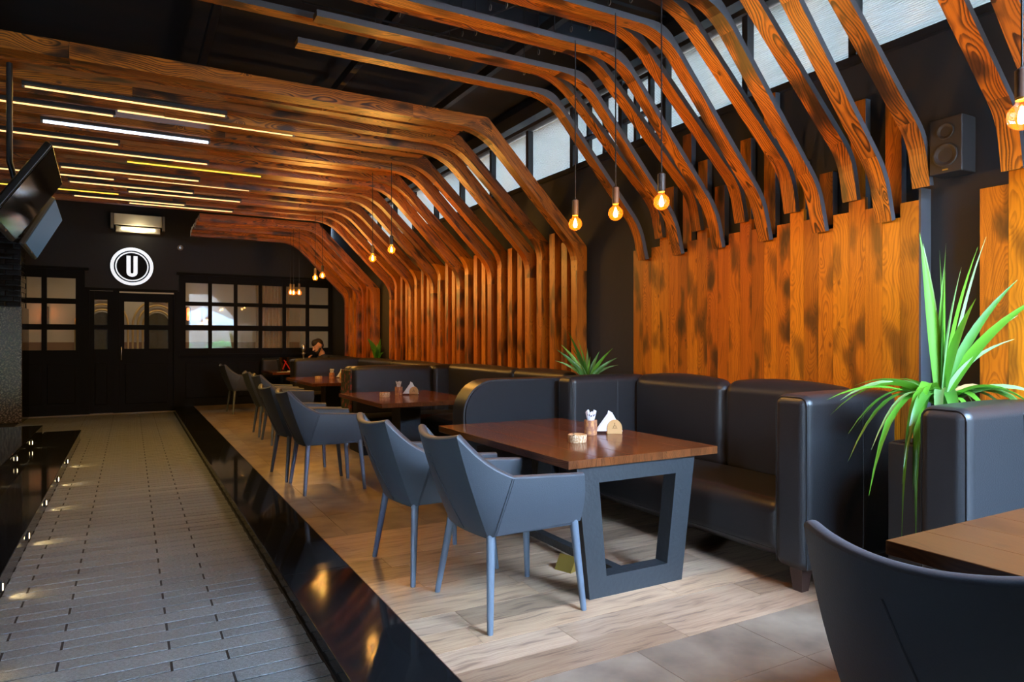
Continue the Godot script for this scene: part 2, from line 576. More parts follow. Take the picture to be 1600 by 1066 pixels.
	var bulb := mat("amber_glass", Color(0.62, 0.36, 0.12, 0.03), 0.03)
	bulb.transparency = BaseMaterial3D.TRANSPARENCY_ALPHA
	glow("tube_warm", c8(255, 205, 136), 1.35)
	glow("tube_yellow", c8(255, 212, 74), 1.2)
	glow("tube_white", c8(226, 236, 255), 2.5)
	glow("sign_white", c8(226, 234, 244), 0.85)
	glow("step_glow", c8(255, 226, 170), 9.0)
	glow("sconce_glow", c8(255, 130, 70), 2.5)
	glow("screen_glow", c8(96, 140, 175), 0.22)
	M.screen_glow.albedo_color = c8(10, 12, 14)
	M.screen_glow.metallic_specular = 0.3
	glow("fixture_glow", c8(255, 244, 206), 5.0)
	mat("socket", c8(74, 60, 54), 0.45)
	mat("cord", c8(20, 19, 19), 0.6)
	mat("screen_black", c8(8, 8, 10), 0.06)
	mat("tv_shell", c8(28, 27, 26), 0.3)
	mat("speaker_cone", c8(40, 34, 31), 0.6)
	mat("speaker_case", c8(32, 27, 25), 0.6)
	mat("silver", c8(190, 190, 194), 0.25, 0.9)
	# small things
	var bark := mat("bark", Color(1, 1, 1), 0.85)
	bark.albedo_texture = noise_tex(61, 0.03, 4, FastNoiseLite.TYPE_SIMPLEX, 256, ramp([[0.0, c8(130, 84, 54)], [0.4, c8(176, 130, 90)], [0.55, c8(206, 168, 124)], [0.75, c8(222, 202, 170)], [1.0, c8(232, 220, 198)]]))
	bark.uv1_triplanar = true
	bark.uv1_scale = Vector3(9, 5, 9)
	var cup := mat("cup_wood", Color(1, 1, 1), 0.7)
	cup.albedo_texture = noise_tex(67, 0.02, 3, FastNoiseLite.TYPE_SIMPLEX, 256, ramp([[0.0, c8(122, 76, 56)], [0.55, c8(160, 106, 80)], [0.7, c8(196, 138, 84)], [1.0, c8(214, 160, 100)]]))
	cup.uv1_triplanar = true
	cup.uv1_scale = Vector3(8, 3, 8)
	mat("slice_wood", c8(178, 134, 82), 0.6)
	mat("engraving", c8(96, 66, 36), 0.8)
	mat("paper", c8(214, 217, 224), 0.8)
	mat("print_dark", c8(70, 62, 66), 0.8)
	mat("leaf_bright", c8(84, 142, 38), 0.4)
	mat("leaf_mid", c8(56, 106, 32), 0.4)
	mat("leaf_pale", c8(120, 160, 100), 0.4)
	mat("leaf_dry", c8(170, 140, 90), 0.6)
	for k in ["leaf_bright", "leaf_mid", "leaf_pale"]:
		M[k].backlight_enabled = true
		M[k].backlight = M[k].albedo_color
	mat("planter", c8(40, 40, 42), 0.6)
	mat("soil", c8(44, 32, 24), 0.95)
	mat("skin", c8(196, 146, 116), 0.55)
	mat("hair", c8(28, 20, 16), 0.7)
	mat("shirt", c8(30, 32, 38), 0.85)
	mat("red_plastic", c8(196, 34, 44), 0.45)
	mat("laptop_shell", c8(54, 52, 54), 0.4)
	mat("parasol_cloth", c8(236, 238, 240), 0.8)
	mat("hedge_leaf", c8(70, 120, 48), 0.6)
	mat("added_house_front", c8(104, 92, 80), 0.9)
	mat("weathered_wall", c8(150, 146, 140), 0.85)

func wood_mat() -> Material:
	return M.pine[rng.randi() % 9]

func rib_mat() -> Material:
	return M.rib[rng.randi() % 6]

func woff() -> Vector2:
	return Vector2(rng.randf() * 0.55, rng.randf())

# ---------------------------------------------------------------- the scene
func _ready() -> void:
	rng.seed = 20240
	var cam := Camera3D.new()
	cam.name = "camera"
	cam.position = Vector3(0, 1.38, 0)
	cam.rotation_degrees = Vector3(0, -29.2, 0)
	cam.fov = 53.09
	cam.near = 0.05
	cam.far = 200.0
	add_child(cam)
	cam.current = true
	var we := WorldEnvironment.new()
	we.name = "environment"
	var e := Environment.new()
	var sm := ProceduralSkyMaterial.new()
	sm.sky_top_color = Color(0.66, 0.82, 1.0)
	sm.sky_horizon_color = Color(0.86, 0.94, 1.0)
	sm.ground_horizon_color = Color(0.5, 0.5, 0.5)
	sm.ground_bottom_color = Color(0.3, 0.3, 0.3)
	sm.sky_energy_multiplier = 1.0
	sm.use_debanding = false
	e.background_mode = Environment.BG_SKY
	e.sky = Sky.new()
	e.sky.sky_material = sm
	e.background_energy_multiplier = 100.0
	e.tonemap_mode = Environment.TONE_MAPPER_LINEAR
	e.tonemap_exposure = 1.15
	e.sdfgi_enabled = true
	e.ssao_enabled = true
	e.ssil_enabled = true
	we.environment = e
	add_child(we)
	make_materials()
	build_shell()
	build_floor()
	build_far_wall()
	build_ribs()
	build_slats()
	build_left_side()
	build_booths()
	build_tables()
	build_chairs()
	build_pendants()
	build_tubes()
	build_plants()
	build_table_items()
	build_wall_things()
	build_person()
	build_outside()

func build_shell() -> void:
	# right wall with the translucent band in its upper part
	var w := struct("wall_right", "black plastered wall behind the timber panels")
	part(w, "lower_wall", box_mesh(Vector3(0.2, 3.5, 16.8)), M.black_wall, Vector3(WALL + 0.1, 1.45, -7.85))
	part(w, "upper_wall", box_mesh(Vector3(0.2, 0.35, 16.8)), M.black_wall, Vector3(WALL + 0.1, 4.075, -7.85))
	part(w, "rear_upper_wall", box_mesh(Vector3(0.2, 0.7, 2.6)), M.black_wall, Vector3(WALL + 0.1, 3.55, -14.9))
	part(w, "ledge_trim", box_mesh(Vector3(0.06, 0.05, 14.1)), M.dark_steel, Vector3(WALL - 0.01, 3.2, -6.7))
	part(w, "ring_beam", box_mesh(Vector3(0.12, 0.14, 14.1)), M.dark_steel, Vector3(3.96, 3.95, -6.7))
	var posts := [0.5, -0.6, -1.7, -2.83, -3.73, -4.65, -5.27, -6.11, -7.05, -8.0, -8.95, -9.9, -10.85, -11.8, -12.7, -13.6]
	for i in posts.size() - 1:
		var win := struct("window_%d" % (i + 10), "translucent ribbed sheet in the high window band")
		var z0: float = posts[i]
		var z1: float = posts[i + 1]
		var st := begin()
		var h := 0.69
		quad(st, Vector3(0, -h / 2, z0), Vector3(0, -h / 2, z1), Vector3(0, h / 2, z1), Vector3(0, h / 2, z0), Vector3.LEFT, Vector2(0, 0), Vector2(1, 0), Vector2(1, 6), Vector2(0, 6))
		quad(st, Vector3(0.012, -h / 2, z0), Vector3(0.012, -h / 2, z1), Vector3(0.012, h / 2, z1), Vector3(0.012, h / 2, z0), Vector3.RIGHT, Vector2(0, 0), Vector2(1, 0), Vector2(1, 6), Vector2(0, 6))
		if z0 > -4.6 or z0 < -6.0: part(win, "sheet", st.commit(), M.ribbed_sheet, Vector3(WALL + 0.1, 3.545, 0))
		else:
			# a hinged steel light among the sheets
			part(win, "sheet", st.commit(), M.ribbed_sheet, Vector3(WALL + 0.1, 3.545, 0))
			for y in [3.25, 3.5, 3.84]: part(win, "bar", box_mesh(Vector3(0.05, 0.04, z0 - z1)), M.dark_steel, Vector3(WALL + 0.06, y, (z0 + z1) / 2))
			for f in [0.33, 0.66]: part(win, "bar", box_mesh(Vector3(0.05, 0.62, 0.035)), M.dark_steel, Vector3(WALL + 0.06, 3.545, lerpf(z0, z1, f)))
			part(win, "stay", tube_mesh([Vector3(WALL + 0.02, 3.5, lerpf(z0, z1, 0.2)), Vector3(WALL - 0.22, 3.36, lerpf(z0, z1, 0.35))], 0.012, 6), M.dark_steel)
		part(win, "mullion", box_mesh(Vector3(0.07, 0.7, 0.055)), M.dark_steel, Vector3(WALL + 0.06, 3.545, z1))
	# other walls
	w = struct("wall_left", "dark wall behind the bar platform")
	part(w, "wall_slab", box_mesh(Vector3(0.2, 4.5, 16.8)), M.black_wall, Vector3(-4.6, 2.05, -7.85))
	w = struct("wall_front", "street front of the hall behind the viewer, open below its header")
	part(w, "header", box_mesh(Vector3(9.0, 0.85, 0.2)), M.black_wall, Vector3(-0.2, 3.83, 0.45))
	part(w, "solid_part", box_mesh(Vector3(5.5, 3.6, 0.2)), M.black_wall, Vector3(-0.55, 1.6, 0.45))
	part(w, "window_header", box_mesh(Vector3(1.3, 1.0, 0.2)), M.black_wall, Vector3(-3.95, 2.92, 0.45))
	part(w, "window_sill", box_mesh(Vector3(1.3, 0.5, 0.2)), M.black_wall, Vector3(-3.95, 0.0, 0.45))
	part(w, "pier", box_mesh(Vector3(0.2, 3.4, 0.2)), M.black_wall, Vector3(4.2, 1.6, 0.45))
	w = struct("ceiling", "dark corrugated roof deck on steel")
	part(w, "deck", box_mesh(Vector3(9.0, 0.1, 16.8)), M.roof_deck, Vector3(-0.2, 4.3, -7.85))
	var st := begin()
	for k in 26: box(st, Vector3(-0.2, 4.235, 0.2 - k * 0.22), Vector3(8.8, 0.03, 0.1))
	part(w, "deck_folds", st.commit(), M.roof_deck)
	for z in [-2.2, -3.6, -5.1, -8.5, -12.2]: part(w, "roof_beam", box_mesh(Vector3(8.6, 0.12, 0.07)), M.dark_steel, Vector3(-0.2, 4.16, z))
	for x in [-1.2, 0.6, 1.9, 3.1]: part(w, "roof_purlin", box_mesh(Vector3(0.06, 0.09, 12.0)), M.dark_steel, Vector3(x, 4.05, -5.8))
	for a in [[1.2, -5.6, 2.5, -4.6], [2.0, -5.3, 0.7, -4.4], [2.9, -4.4, 1.6, -5.5], [3.3, -3.2, 2.1, -2.6], [2.6, -3.9, 3.5, -3.0], [0.4, -5.6, 1.1, -4.9]]:
		part(w, "brace_rod", tube_mesh([Vector3(a[0], 4.1, a[1]), Vector3(a[2], 3.62, a[3])], 0.008, 5), M.dark_steel)
	# a lighter access panel between the beams above the slatted ceiling
	part(w, "access_panel", box_mesh(Vector3(0.55, 0.02, 0.6)), M.grey_steel, Vector3(0.25, 4.2, -5.5))

func build_floor() -> void:
	var f := struct("floor", "corridor of weathered plank-look stone beside a raised floor of plank tiles")
	part(f, "corridor_bed", box_mesh(Vector3(5.5, 0.2, 16.6)), M.grout, Vector3(-1.75, -0.2045, -7.75))
	# corridor: rows of one long stone alternate with rows of short and long ones
	var pieces := {}
	var cuts := [-0.655, -0.53, -0.29, 0.164, 0.402, 0.78]
	var z := 0.5
	var far := begin()
	var row := 0
	while z > -15.95:
		for kind in 2:
			var d := 0.105 if kind == 0 else 0.14
			var zc := z - d / 2
			var segs := []
			if kind == 0:
				for i in cuts.size() - 1: segs.append([cuts[i], cuts[i + 1]])
				if z < -12.0: segs = [[-1.75, -1.2], [-1.2, -0.75], [-0.75, -0.29]] + segs.slice(2)
			else:
				segs = [[-0.655, 0.78]] if z > -12.0 else [[-1.75, 0.78]]
			for s in segs:
				var dy := rng.randf_range(-0.0008, 0.0008)
				var size := Vector3(s[1] - s[0] - (0.012 if kind == 0 else 0.004), 0.02, d - 0.015)
				var at := Vector3((s[0] + s[1]) / 2, -0.11 + dy * 0.6, zc)
				if z < -0.8 and z > -7.7:
					var key := "%d_%.3f" % [kind, size.x]
					if not pieces.has(key): pieces[key] = box_mesh(size)
					part(f, "plank_stone", pieces[key], M.pave[rng.randi() % 4], at)
				else: box(far, at, size)
			z -= d
		row += 1
	var o := part(f, "plank_stones", far.commit(), M.pave[0])
	o.set_meta("kind", "stuff")
	# raised floor
	part(f, "raised_bed", box_mesh(Vector3(2.96, 0.35, 16.5)), M.grout, Vector3(2.65, -0.187, -7.75))
	z = -2.38
	for r in 12:
		var x := 1.172 - rng.randf_range(0.0, 1.0)
		while x < 4.1:
			var x1 := minf(x + 1.2, 4.1)
			var x0 := maxf(x, 1.172)
			if x1 - x0 > 0.04:
				var len := x1 - x0 - 0.003
				part(f, "floor_plank", box_mesh(Vector3(len, 0.012, 0.1987), woff(), WS * Vector2(1.0, 0.9), 0), M.oak[rng.randi() % 4], Vector3((x0 + x1) / 2, -0.006 + rng.randf_range(-0.0006, 0.0004), z - 0.101))
			x += 1.2
		z -= 0.2017
	for side in [[-2.38, 0.5], [-15.95, -4.80]]:
		var zz: float = side[1]
		while zz > side[0] + 0.05:
			var z1 := maxf(zz - 0.62, side[0])
			for xs in [[1.172, 1.35], [1.35, 1.965], [1.965, 2.575], [2.575, 3.19], [3.19, 3.8], [3.8, 4.1]]:
				part(f, "floor_tile", box_mesh(Vector3(xs[1] - xs[0] - 0.003, 0.012, zz - z1 - 0.003)), M.tile[rng.randi() % 3], Vector3((xs[0] + xs[1]) / 2, -0.006, (zz + z1) / 2))
			zz = z1
	# polished kerb between the two levels
	var k := struct("trim_1", "polished black granite kerb along the raised floor")
	var ks := [0.5, -0.6, -1.9, -4.15, -6.6, -9.0, -11.4, -13.8, -15.95]
	for i in ks.size() - 1:
		var L: float = ks[i] - ks[i + 1]
		part(k, "kerb_slab", rbox_mesh(Vector3(0.392, 0.03, L - 0.003), 0.004, 1), M.black_granite, Vector3(0.974, -0.014, (ks[i] + ks[i + 1]) / 2))
		part(k, "kerb_riser", box_mesh(Vector3(0.03, 0.09, L - 0.003)), M.black_granite, Vector3(0.805, -0.075, (ks[i] + ks[i + 1]) / 2))

# a joined frame of black joinery: outer rectangle with panes; rows and columns are [from, to] lists in x and y
func joinery(node: Node3D, x0: float, x1: float, y0: float, y1: float, cols: Array, rows: Array, z: float, panels: Array) -> void:
	var d := 0.07
	var xs := [x0] + cols.map(func(c): return c[0])
	var lefts := [x0]
	for c in cols: lefts.append(c[1])
	for i in cols.size() + 1:
		var a: float = lefts[i]
		var b: float = cols[i][0] if i < cols.size() else x1
		part(node, "stile", box_mesh(Vector3(b - a, y1 - y0, d)), M.black_joinery, Vector3((a + b) / 2, (y0 + y1) / 2, z))
	var ys := []
	var prev := y1
	for r in rows:
		ys.append([r[0], prev])
		prev = r[1]
	ys.append([y0, prev])
	for c in cols:
		for q in ys:
			part(node, "rail", box_mesh(Vector3(c[1] - c[0], q[1] - q[0], d * 0.8)), M.black_joinery, Vector3((c[0] + c[1]) / 2, (q[0] + q[1]) / 2, z))
		for r in rows:
			part(node, "pane", box_mesh(Vector3(c[1] - c[0], r[0] - r[1], 0.006)), M.clear_glass, Vector3((c[0] + c[1]) / 2, (r[0] + r[1]) / 2, z))
			for bead in [[(c[0] + c[1]) / 2, r[0] - 0.006, c[1] - c[0], 0.012], [(c[0] + c[1]) / 2, r[1] + 0.006, c[1] - c[0], 0.012]]:
				part(node, "glazing_bead", box_mesh(Vector3(bead[2], bead[3], 0.03)), M.black_joinery, Vector3(bead[0], bead[1], z + 0.035))
	for p in panels:
		part(node, "panel", rbox_mesh(Vector3(p[1] - p[0], p[3] - p[2], 0.03), 0.012, 1), M.black_joinery, Vector3((p[0] + p[1]) / 2, (p[2] + p[3]) / 2, z + 0.035))

func build_far_wall() -> void:
	var Z := -16.0
	var w := struct("wall_back", "black far wall with glazed joinery")
	part(w, "upper_wall", box_mesh(Vector3(8.7, 1.45, 0.15)), M.black_wall, Vector3(-0.25, 3.54, Z - 0.08))
	part(w, "left_wall", box_mesh(Vector3(2.75, 3.05, 0.15)), M.black_wall, Vector3(-3.15, 1.3, Z - 0.08))
	part(w, "door_header", box_mesh(Vector3(1.76, 0.42, 0.15)), M.black_wall, Vector3(0.06, 2.61, Z - 0.08))
	var left := struct("window_1", "black timber window with two columns of panes beside the granite pillar")
	var rows := [[2.626, 2.202], [2.121, 1.696], [1.611, 1.187]]
	joinery(left, -1.8, -0.79, -0.12, 2.79, [[-1.743, -1.503], [-1.416, -0.944]], rows, Z, [[-1.74, -1.5, 0.15, 0.92], [-1.41, -0.95, 0.15, 0.92]])
	part(left, "cornice", box_mesh(Vector3(1.1, 0.05, 0.12)), M.black_joinery, Vector3(-1.27, 2.81, Z + 0.03))
	var side := struct("window_2", "narrow black side light beside the door")
	joinery(side, -0.735, -0.29, -0.07, 2.385, [[-0.627, -0.404]], [[2.22, 1.69], [1.625, 1.2]], Z, [[-0.62, -0.41, 0.1, 0.95]])
	var door := struct("door_1", "black panelled door with four glass panes")
	joinery(door, -0.21, 0.81, -0.08, 2.36, [[-0.108, 0.253], [0.339, 0.691]], [[2.195, 1.698], [1.622, 1.209]], Z - 0.03, [[-0.09, 0.68, 0.1, 0.93]])
	part(door, "handle", tube_mesh([Vector3(-0.16, 1.0, Z + 0.02), Vector3(-0.16, 1.0, Z + 0.07), Vector3(-0.16, 1.25, Z + 0.07), Vector3(-0.16, 1.25, Z + 0.02)], 0.012, 6), M.silver)
	var fr := struct("trim_2", "black door frame with a metal threshold")
	for x in [-0.763, -0.25, 0.855]: part(fr, "post", box_mesh(Vector3(0.11, 2.52, 0.12)), M.black_joinery, Vector3(x, 1.15, Z))
	part(fr, "head", box_mesh(Vector3(1.68, 0.05, 0.14)), M.black_joinery, Vector3(0.03, 2.42, Z))
	part(fr, "threshold", box_mesh(Vector3(2.6, 0.025, 0.05)), M.grey_steel, Vector3(-0.45, -0.09, Z + 0.06))
	var right := struct("window_3", "long black timber window of six columns of panes above panelled dado")
	var cols := []
	for k in 6: cols.append([1.02 + k * 0.5135, 1.46 + k * 0.5135])
	joinery(right, 0.9, 4.12, -0.1, 2.78, cols, [[2.623, 2.202], [2.142, 1.707], [1.616, 1.213]], Z, [[1.02, 1.95, 0.17, 0.93], [2.05, 2.98, 0.17, 0.93], [3.08, 4.02, 0.17, 0.93]])
	part(right, "cornice", box_mesh(Vector3(3.3, 0.05, 0.12)), M.black_joinery, Vector3(2.5, 2.8, Z + 0.03))
	part(right, "sill", box_mesh(Vector3(3.2, 0.05, 0.14)), M.black_joinery, Vector3(2.5, 1.08, Z + 0.04))
	# the room behind the glass
	var b := struct("wall_room", "beige wall of the room behind the glass")
	part(b, "wall_slab", box_mesh(Vector3(9.2, 3.4, 0.12)), M.beige_wall, Vector3(-0.25, 1.6, Z - 3.6))
	part(b, "dado", box_mesh(Vector3(8.7, 0.9, 0.06)), M.back_wood, Vector3(-0.25, 0.9, Z - 3.5))
	part(b, "bench_back", rbox_mesh(Vector3(8.0, 0.25, 0.3), 0.06, 2), M.sofa_leather, Vector3(-0.25, 1.02, Z - 3.3))
	for x in [-4.6, 4.2]: part(b, "side_wall", box_mesh(Vector3(0.12, 3.4, 3.7)), M.beige_wall, Vector3(x, 1.6, Z - 1.8))
	part(b, "room_ceiling", box_mesh(Vector3(8.9, 0.1, 3.7)), M.beige_wall, Vector3(-0.25, 3.3, Z - 1.9))
	part(b, "room_floor", box_mesh(Vector3(8.9, 0.1, 3.7)), M.back_wood, Vector3(-0.25, -0.2, Z - 1.9))
	# ribbed curtain seen through the middle panes
	var st := begin()
	var P := []
	for k in 61: P.append([Vector3(2.5 + k * 0.0125, 1.0, Z - 0.5 + 0.03 * sin(k * PI / 3.0)), Vector3(2.5 + k * 0.0125, 3.1, Z - 0.5 + 0.03 * sin(k * PI / 3.0))])
	sheet(st, P, Vector3.BACK)
	var cu := MeshInstance3D.new()
	cu.mesh = st.commit()
	cu.material_override = M.beige_wall
	cu.name = numbered("pleated_curtain")
	add_child(cu)
	tag(cu, "pale pleated curtain hanging behind the long window", "curtain")
	# gilded hoops on the back room wall, behind the door panes
	for q in [[-0.60, 1.75], [0.60, 1.75]]:
		var a := thing("arched_mirror", "gilt arched mirror on the wall of the room behind the door", "mirror", Vector3(q[0], 1.0, Z - 3.45), 0.0, "gilt arched mirrors")
		for rr in [0.55, 0.44, 0.33]:
			var pts := []
			pts.append(Vector3(-rr, -0.3, 0))
			for k in 17: pts.append(Vector3(-rr * cos(PI * k / 16.0), 0.75 + rr * 1.2 * sin(PI * k / 16.0), 0))
			pts.append(Vector3(rr, -0.3, 0))
			part(a, "hoop", tube_mesh(pts, 0.028, 6), M.gold, Vector3(0, 0, 0.03))
		var pane := PackedVector2Array()
		pane.append(Vector2(-0.28, -0.3))
		for k in 13: pane.append(Vector2(-0.28 * cos(PI * k / 12.0), 0.75 + 0.34 * sin(PI * k / 12.0)))
		pane.append(Vector2(0.28, -0.3))
		part(a, "mirror_glass", prism_mesh(pane, 0.0, 0.01), M.screen_black)
	# wall lamps of the back room
	for q in [[-1.75, 2.0], [1.3, 2.05]]:
		var s := thing("wall_lamp", ["warm tube wall lamp in the room behind the two-column window", "warm tube wall lamp in the room behind the long window"][0 if q[0] < 0 else 1], "wall lamp", Vector3(q[0], q[1], Z - 3.5))
		part(s, "back_plate", rbox_mesh(Vector3(0.12, 0.5, 0.04), 0.01), M.dark_steel, Vector3(0, -0.05, 0.0))
		part(s, "glass_tube", lathe_mesh([Vector2(0.0, -0.17), Vector2(0.035, -0.15), Vector2(0.035, 0.15), Vector2(0.0, 0.17)], 12), M.sconce_glow, Vector3(0, 0.02, 0.08))
		lamp(s, Vector3(0, 0.02, 0.14), c8(255, 170, 110), 0.06, 0.03)
	var al := AreaLight3D.new()
	al.name = "room_light"
	var pl := thing("ceiling_panel_lamp", "flat ceiling lamp of the room behind the glass", "ceiling lamp", Vector3(0.3, 3.24, Z - 1.9))
	part(pl, "lamp_panel", box_mesh(Vector3(4.0, 0.02, 0.4)), M.fixture_glow)
	pl.add_child(al)
	al.position = Vector3(0, -0.03, 0)
	al.rotation_degrees = Vector3(-90, 0, 0)
	al.area_size = Vector2(4.0, 0.4)
	al.light_energy = 1.2
	al.light_color = c8(255, 226, 196)
	al.shadow_enabled = true
	al.area_range = 10.0

func lamp(parent: Node, at: Vector3, color: Color, energy: float, size := 0.02) -> OmniLight3D:
	var l := OmniLight3D.new()
	l.name = "lamp_light"
	parent.add_child(l, true)
	l.position = at
	l.light_color = color
	l.light_energy = energy
	l.light_size = size
	l.omni_range = 14.0
	l.omni_attenuation = 2.0
	l.shadow_enabled = true
	return l

# polyline with rounded corners: cuts[i] is the length cut off on both sides of inner corner i; n steps each
func round_path(pts: Array, cuts: Array, n: int) -> Array:
	var out := [pts[0]]
	for i in range(1, pts.size() - 1):
		var c: float = cuts[i - 1]
		var p: Vector2 = pts[i]
		var a: Vector2 = p + (pts[i - 1] - p).normalized() * c
		var b: Vector2 = p + (pts[i + 1] - p).normalized() * c
		for k in n + 1:
			var t := float(k) / n
			out.append(a.lerp(p, t).lerp(p.lerp(b, t), t))
	out.append(pts[-1])
	return out

func offset_path(pts: Array, d: float) -> Array:
	var out := []
	for i in pts.size():
		var dirs := []
		if i > 0: dirs.append((pts[i] - pts[i - 1]).normalized())
		if i < pts.size() - 1: dirs.append((pts[i + 1] - pts[i]).normalized())
		var n := Vector2.ZERO
		for q in dirs: n += Vector2(-q.y, q.x)
		n = n.normalized()
		out.append(pts[i] + n * d / n.dot(Vector2(-dirs[0].y, dirs[0].x)))
	return out

# two-surface strip: oiled wood on the room side, painted edges elsewhere
func painted_strip(S: Array, z0: float, z1: float) -> ArrayMesh:
	var wood := begin()
	var paint := begin()
	var off := woff()
	var run := off.y
	var V := func(v: Vector2, z: float): return Vector3(v.x, v.y, z)
	for i in S.size() - 1:
		var a: Vector2 = S[i][0]; var b: Vector2 = S[i + 1][0]; var c: Vector2 = S[i + 1][1]; var d: Vector2 = S[i][1]
		var mid := (a + b + c + d) / 4.0
		var nxt := run + d.distance_to(c) * WS.y
		var oi := (c + d) * 0.5 - mid
		var wd := absf(z1 - z0) * WS.x
		quad(wood, V.call(d, z0), V.call(c, z0), V.call(c, z1), V.call(d, z1), Vector3(oi.x, oi.y, 0), Vector2(off.x, run), Vector2(off.x, nxt), Vector2(off.x + wd, nxt), Vector2(off.x + wd, run))
		run = nxt
		quad(paint, V.call(a, z0), V.call(b, z0), V.call(b, z1), V.call(a, z1), Vector3(-oi.x, -oi.y, 0))
		for z in [z0, z1]: quad(paint, V.call(a, z), V.call(b, z), V.call(c, z), V.call(d, z), Vector3(0, 0, 1.0 if z == maxf(z0, z1) else -1.0))
	for e in [0, S.size() - 1]:
		var o: Vector2 = (S[0][0] - S[1][0]) if e == 0 else (S[-1][0] - S[-2][0])
		quad(wood, V.call(S[e][0], z0), V.call(S[e][1], z0), V.call(S[e][1], z1), V.call(S[e][0], z1), Vector3(o.x, o.y, 0), off, off + Vector2(0.1, 0), off + Vector2(0.1, 0.02), off + Vector2(0, 0.02))
	var m: ArrayMesh = wood.commit()
	paint.commit(m)
	m.surface_set_material(0, rib_mat())
	m.surface_set_material(1, M.rib_side)
	return m

# one open rib of the front group: level board, curved elbow, sloping board, curved foot
func open_rib(z: float, high: bool, xl: float, label: String, group: String) -> void:
	var t := thing("timber_rib", label, "rib", Vector3.ZERO, 0.0, group)
	var under: Array
	if high: under = [Vector2(xl, 3.45), Vector2(2.90, 3.45), Vector2(3.905, 2.52), Vector2(3.955, 2.26)]
	else: under = [Vector2(xl, 3.37), Vector2(2.98, 3.37), Vector2(3.885, 2.37), Vector2(3.955, 2.095)]
	var th := 0.04
	var inner := round_path(under, [0.20, 0.12], 6)
	var outer := round_path(offset_path(under, th), [0.10, 0.12], 6)
	var S := []
	for i in inner.size(): S.append([outer[i], inner[i]])
	var w := 0.1
	part(t, "level_board", painted_strip(S.slice(0, 2), z - w / 2, z + w / 2), null)
	part(t, "elbow", painted_strip(S.slice(1, 8), z - w / 2, z + w / 2), null)
	part(t, "sloping_board", painted_strip(S.slice(7, 9), z - w / 2, z + w / 2), null)
	part(t, "foot", painted_strip(S.slice(8), z - w / 2, z + w / 2), null)
	# steel hangers up to the roof
	for x in [xl + 0.55, 2.1, 2.75]:
		if x > xl + 0.2 and x < 2.9:
			var y0 := 3.495 + (0.08 if high else 0.0)
			part(t, "hanger", tube_mesh([Vector3(x, y0 + 0.02, z), Vector3(x, 4.25, z)], 0.004, 5), M.dark_steel)
			var ring := []
			for k in 11: ring.append(Vector3(x, y0 + 0.015 + 0.018 * (1.0 - cos(TAU * k / 10.0)), z + 0.013 * sin(TAU * k / 10.0)))
			part(t, "eye_ring", tube_mesh(ring, 0.004, 5), M.grey_steel)

func build_ribs() -> void:
	# front group: twelve ribs at even steps, every other one set higher
	for k in 12:
		var z := -4.72 + k * 0.2225
		var high := k % 2 == 1
		var xl := -1.6
		if k == 0: xl = 0.975
		elif k == 2: xl = 0.995
		if high: open_rib(z, true, xl, "charred pine rib set high above the flat plank panel, grey edges", "high ribs above the plank panel")
		elif k == 0: open_rib(z, false, xl, "short charred pine rib at the end of its row beside the black wall gap", "")
		elif k == 2: open_rib(z, false, xl, "short charred pine rib, next low one from the black wall gap", "")
		else: open_rib(z, false, xl, "charred pine rib set low above the flat plank panel, grey painted edges", "low ribs above the plank panel")
	for k in 6:
		var z := -1.81 + k * 0.2225
		open_rib(z, k % 2 == 0, -1.6, "charred pine rib of the row beyond the wall loudspeaker", "ribs beyond the loudspeaker")
	# flat plank panel behind the front booth
	var p := thing("plank_panel", "flat wall panel of glossy orange charred pine planks behind the black sofa", "wall panel", Vector3(4.0, 0, 0))
	plank_panel(p, -2.31, -4.89)
	var tall := [[-4.25, 3.1], [-4.07, 2.84], [-3.89, 2.6], [-3.63, 2.9], [-3.41, 3.17], [-3.16, 2.62], [-2.72, 2.91], [-2.49, 2.86], [-4.46, 2.7], [-2.95, 2.5]]
	for q in tall:
		part(p, "tall_plank", painted_post(0.1, q[1] - 2.15), null, Vector3(0.045, 2.15, q[0]))
	var p2 := thing("plank_panel", "wall panel of orange charred pine planks beyond the loudspeaker and the tall green plant", "wall panel", Vector3(4.0, 0, 0))
	plank_panel(p2, -0.4, -1.985)

# upright board whose face is oiled and whose edges are painted; origin at the foot of its face
func painted_post(w: float, h: float) -> ArrayMesh:
	var wood := begin()
	var paint := begin()
	var off := woff()
	var a := Vector3(0, 0, -w / 2); var b := Vector3(0, 0, w / 2); var c := Vector3(0, h, w / 2); var d := Vector3(0, h, -w / 2)
	var x := Vector3(0.05, 0, 0)
	quad(wood, a, b, c, d, Vector3.LEFT, off, off + Vector2(w * WS.x, 0), off + Vector2(w * WS.x, h * WS.y), off + Vector2(0, h * WS.y))
	quad(paint, b, c, c + x, b + x, Vector3.BACK)
	quad(paint, a, d, d + x, a + x, Vector3.FORWARD)
	quad(paint, d, c, c + x, d + x, Vector3.UP)
	quad(paint, a + x, b + x, c + x, d + x, Vector3.RIGHT)
	var m: ArrayMesh = wood.commit()
	paint.commit(m)
	m.surface_set_material(0, wood_mat())
	m.surface_set_material(1, M.rib_side)
	return m

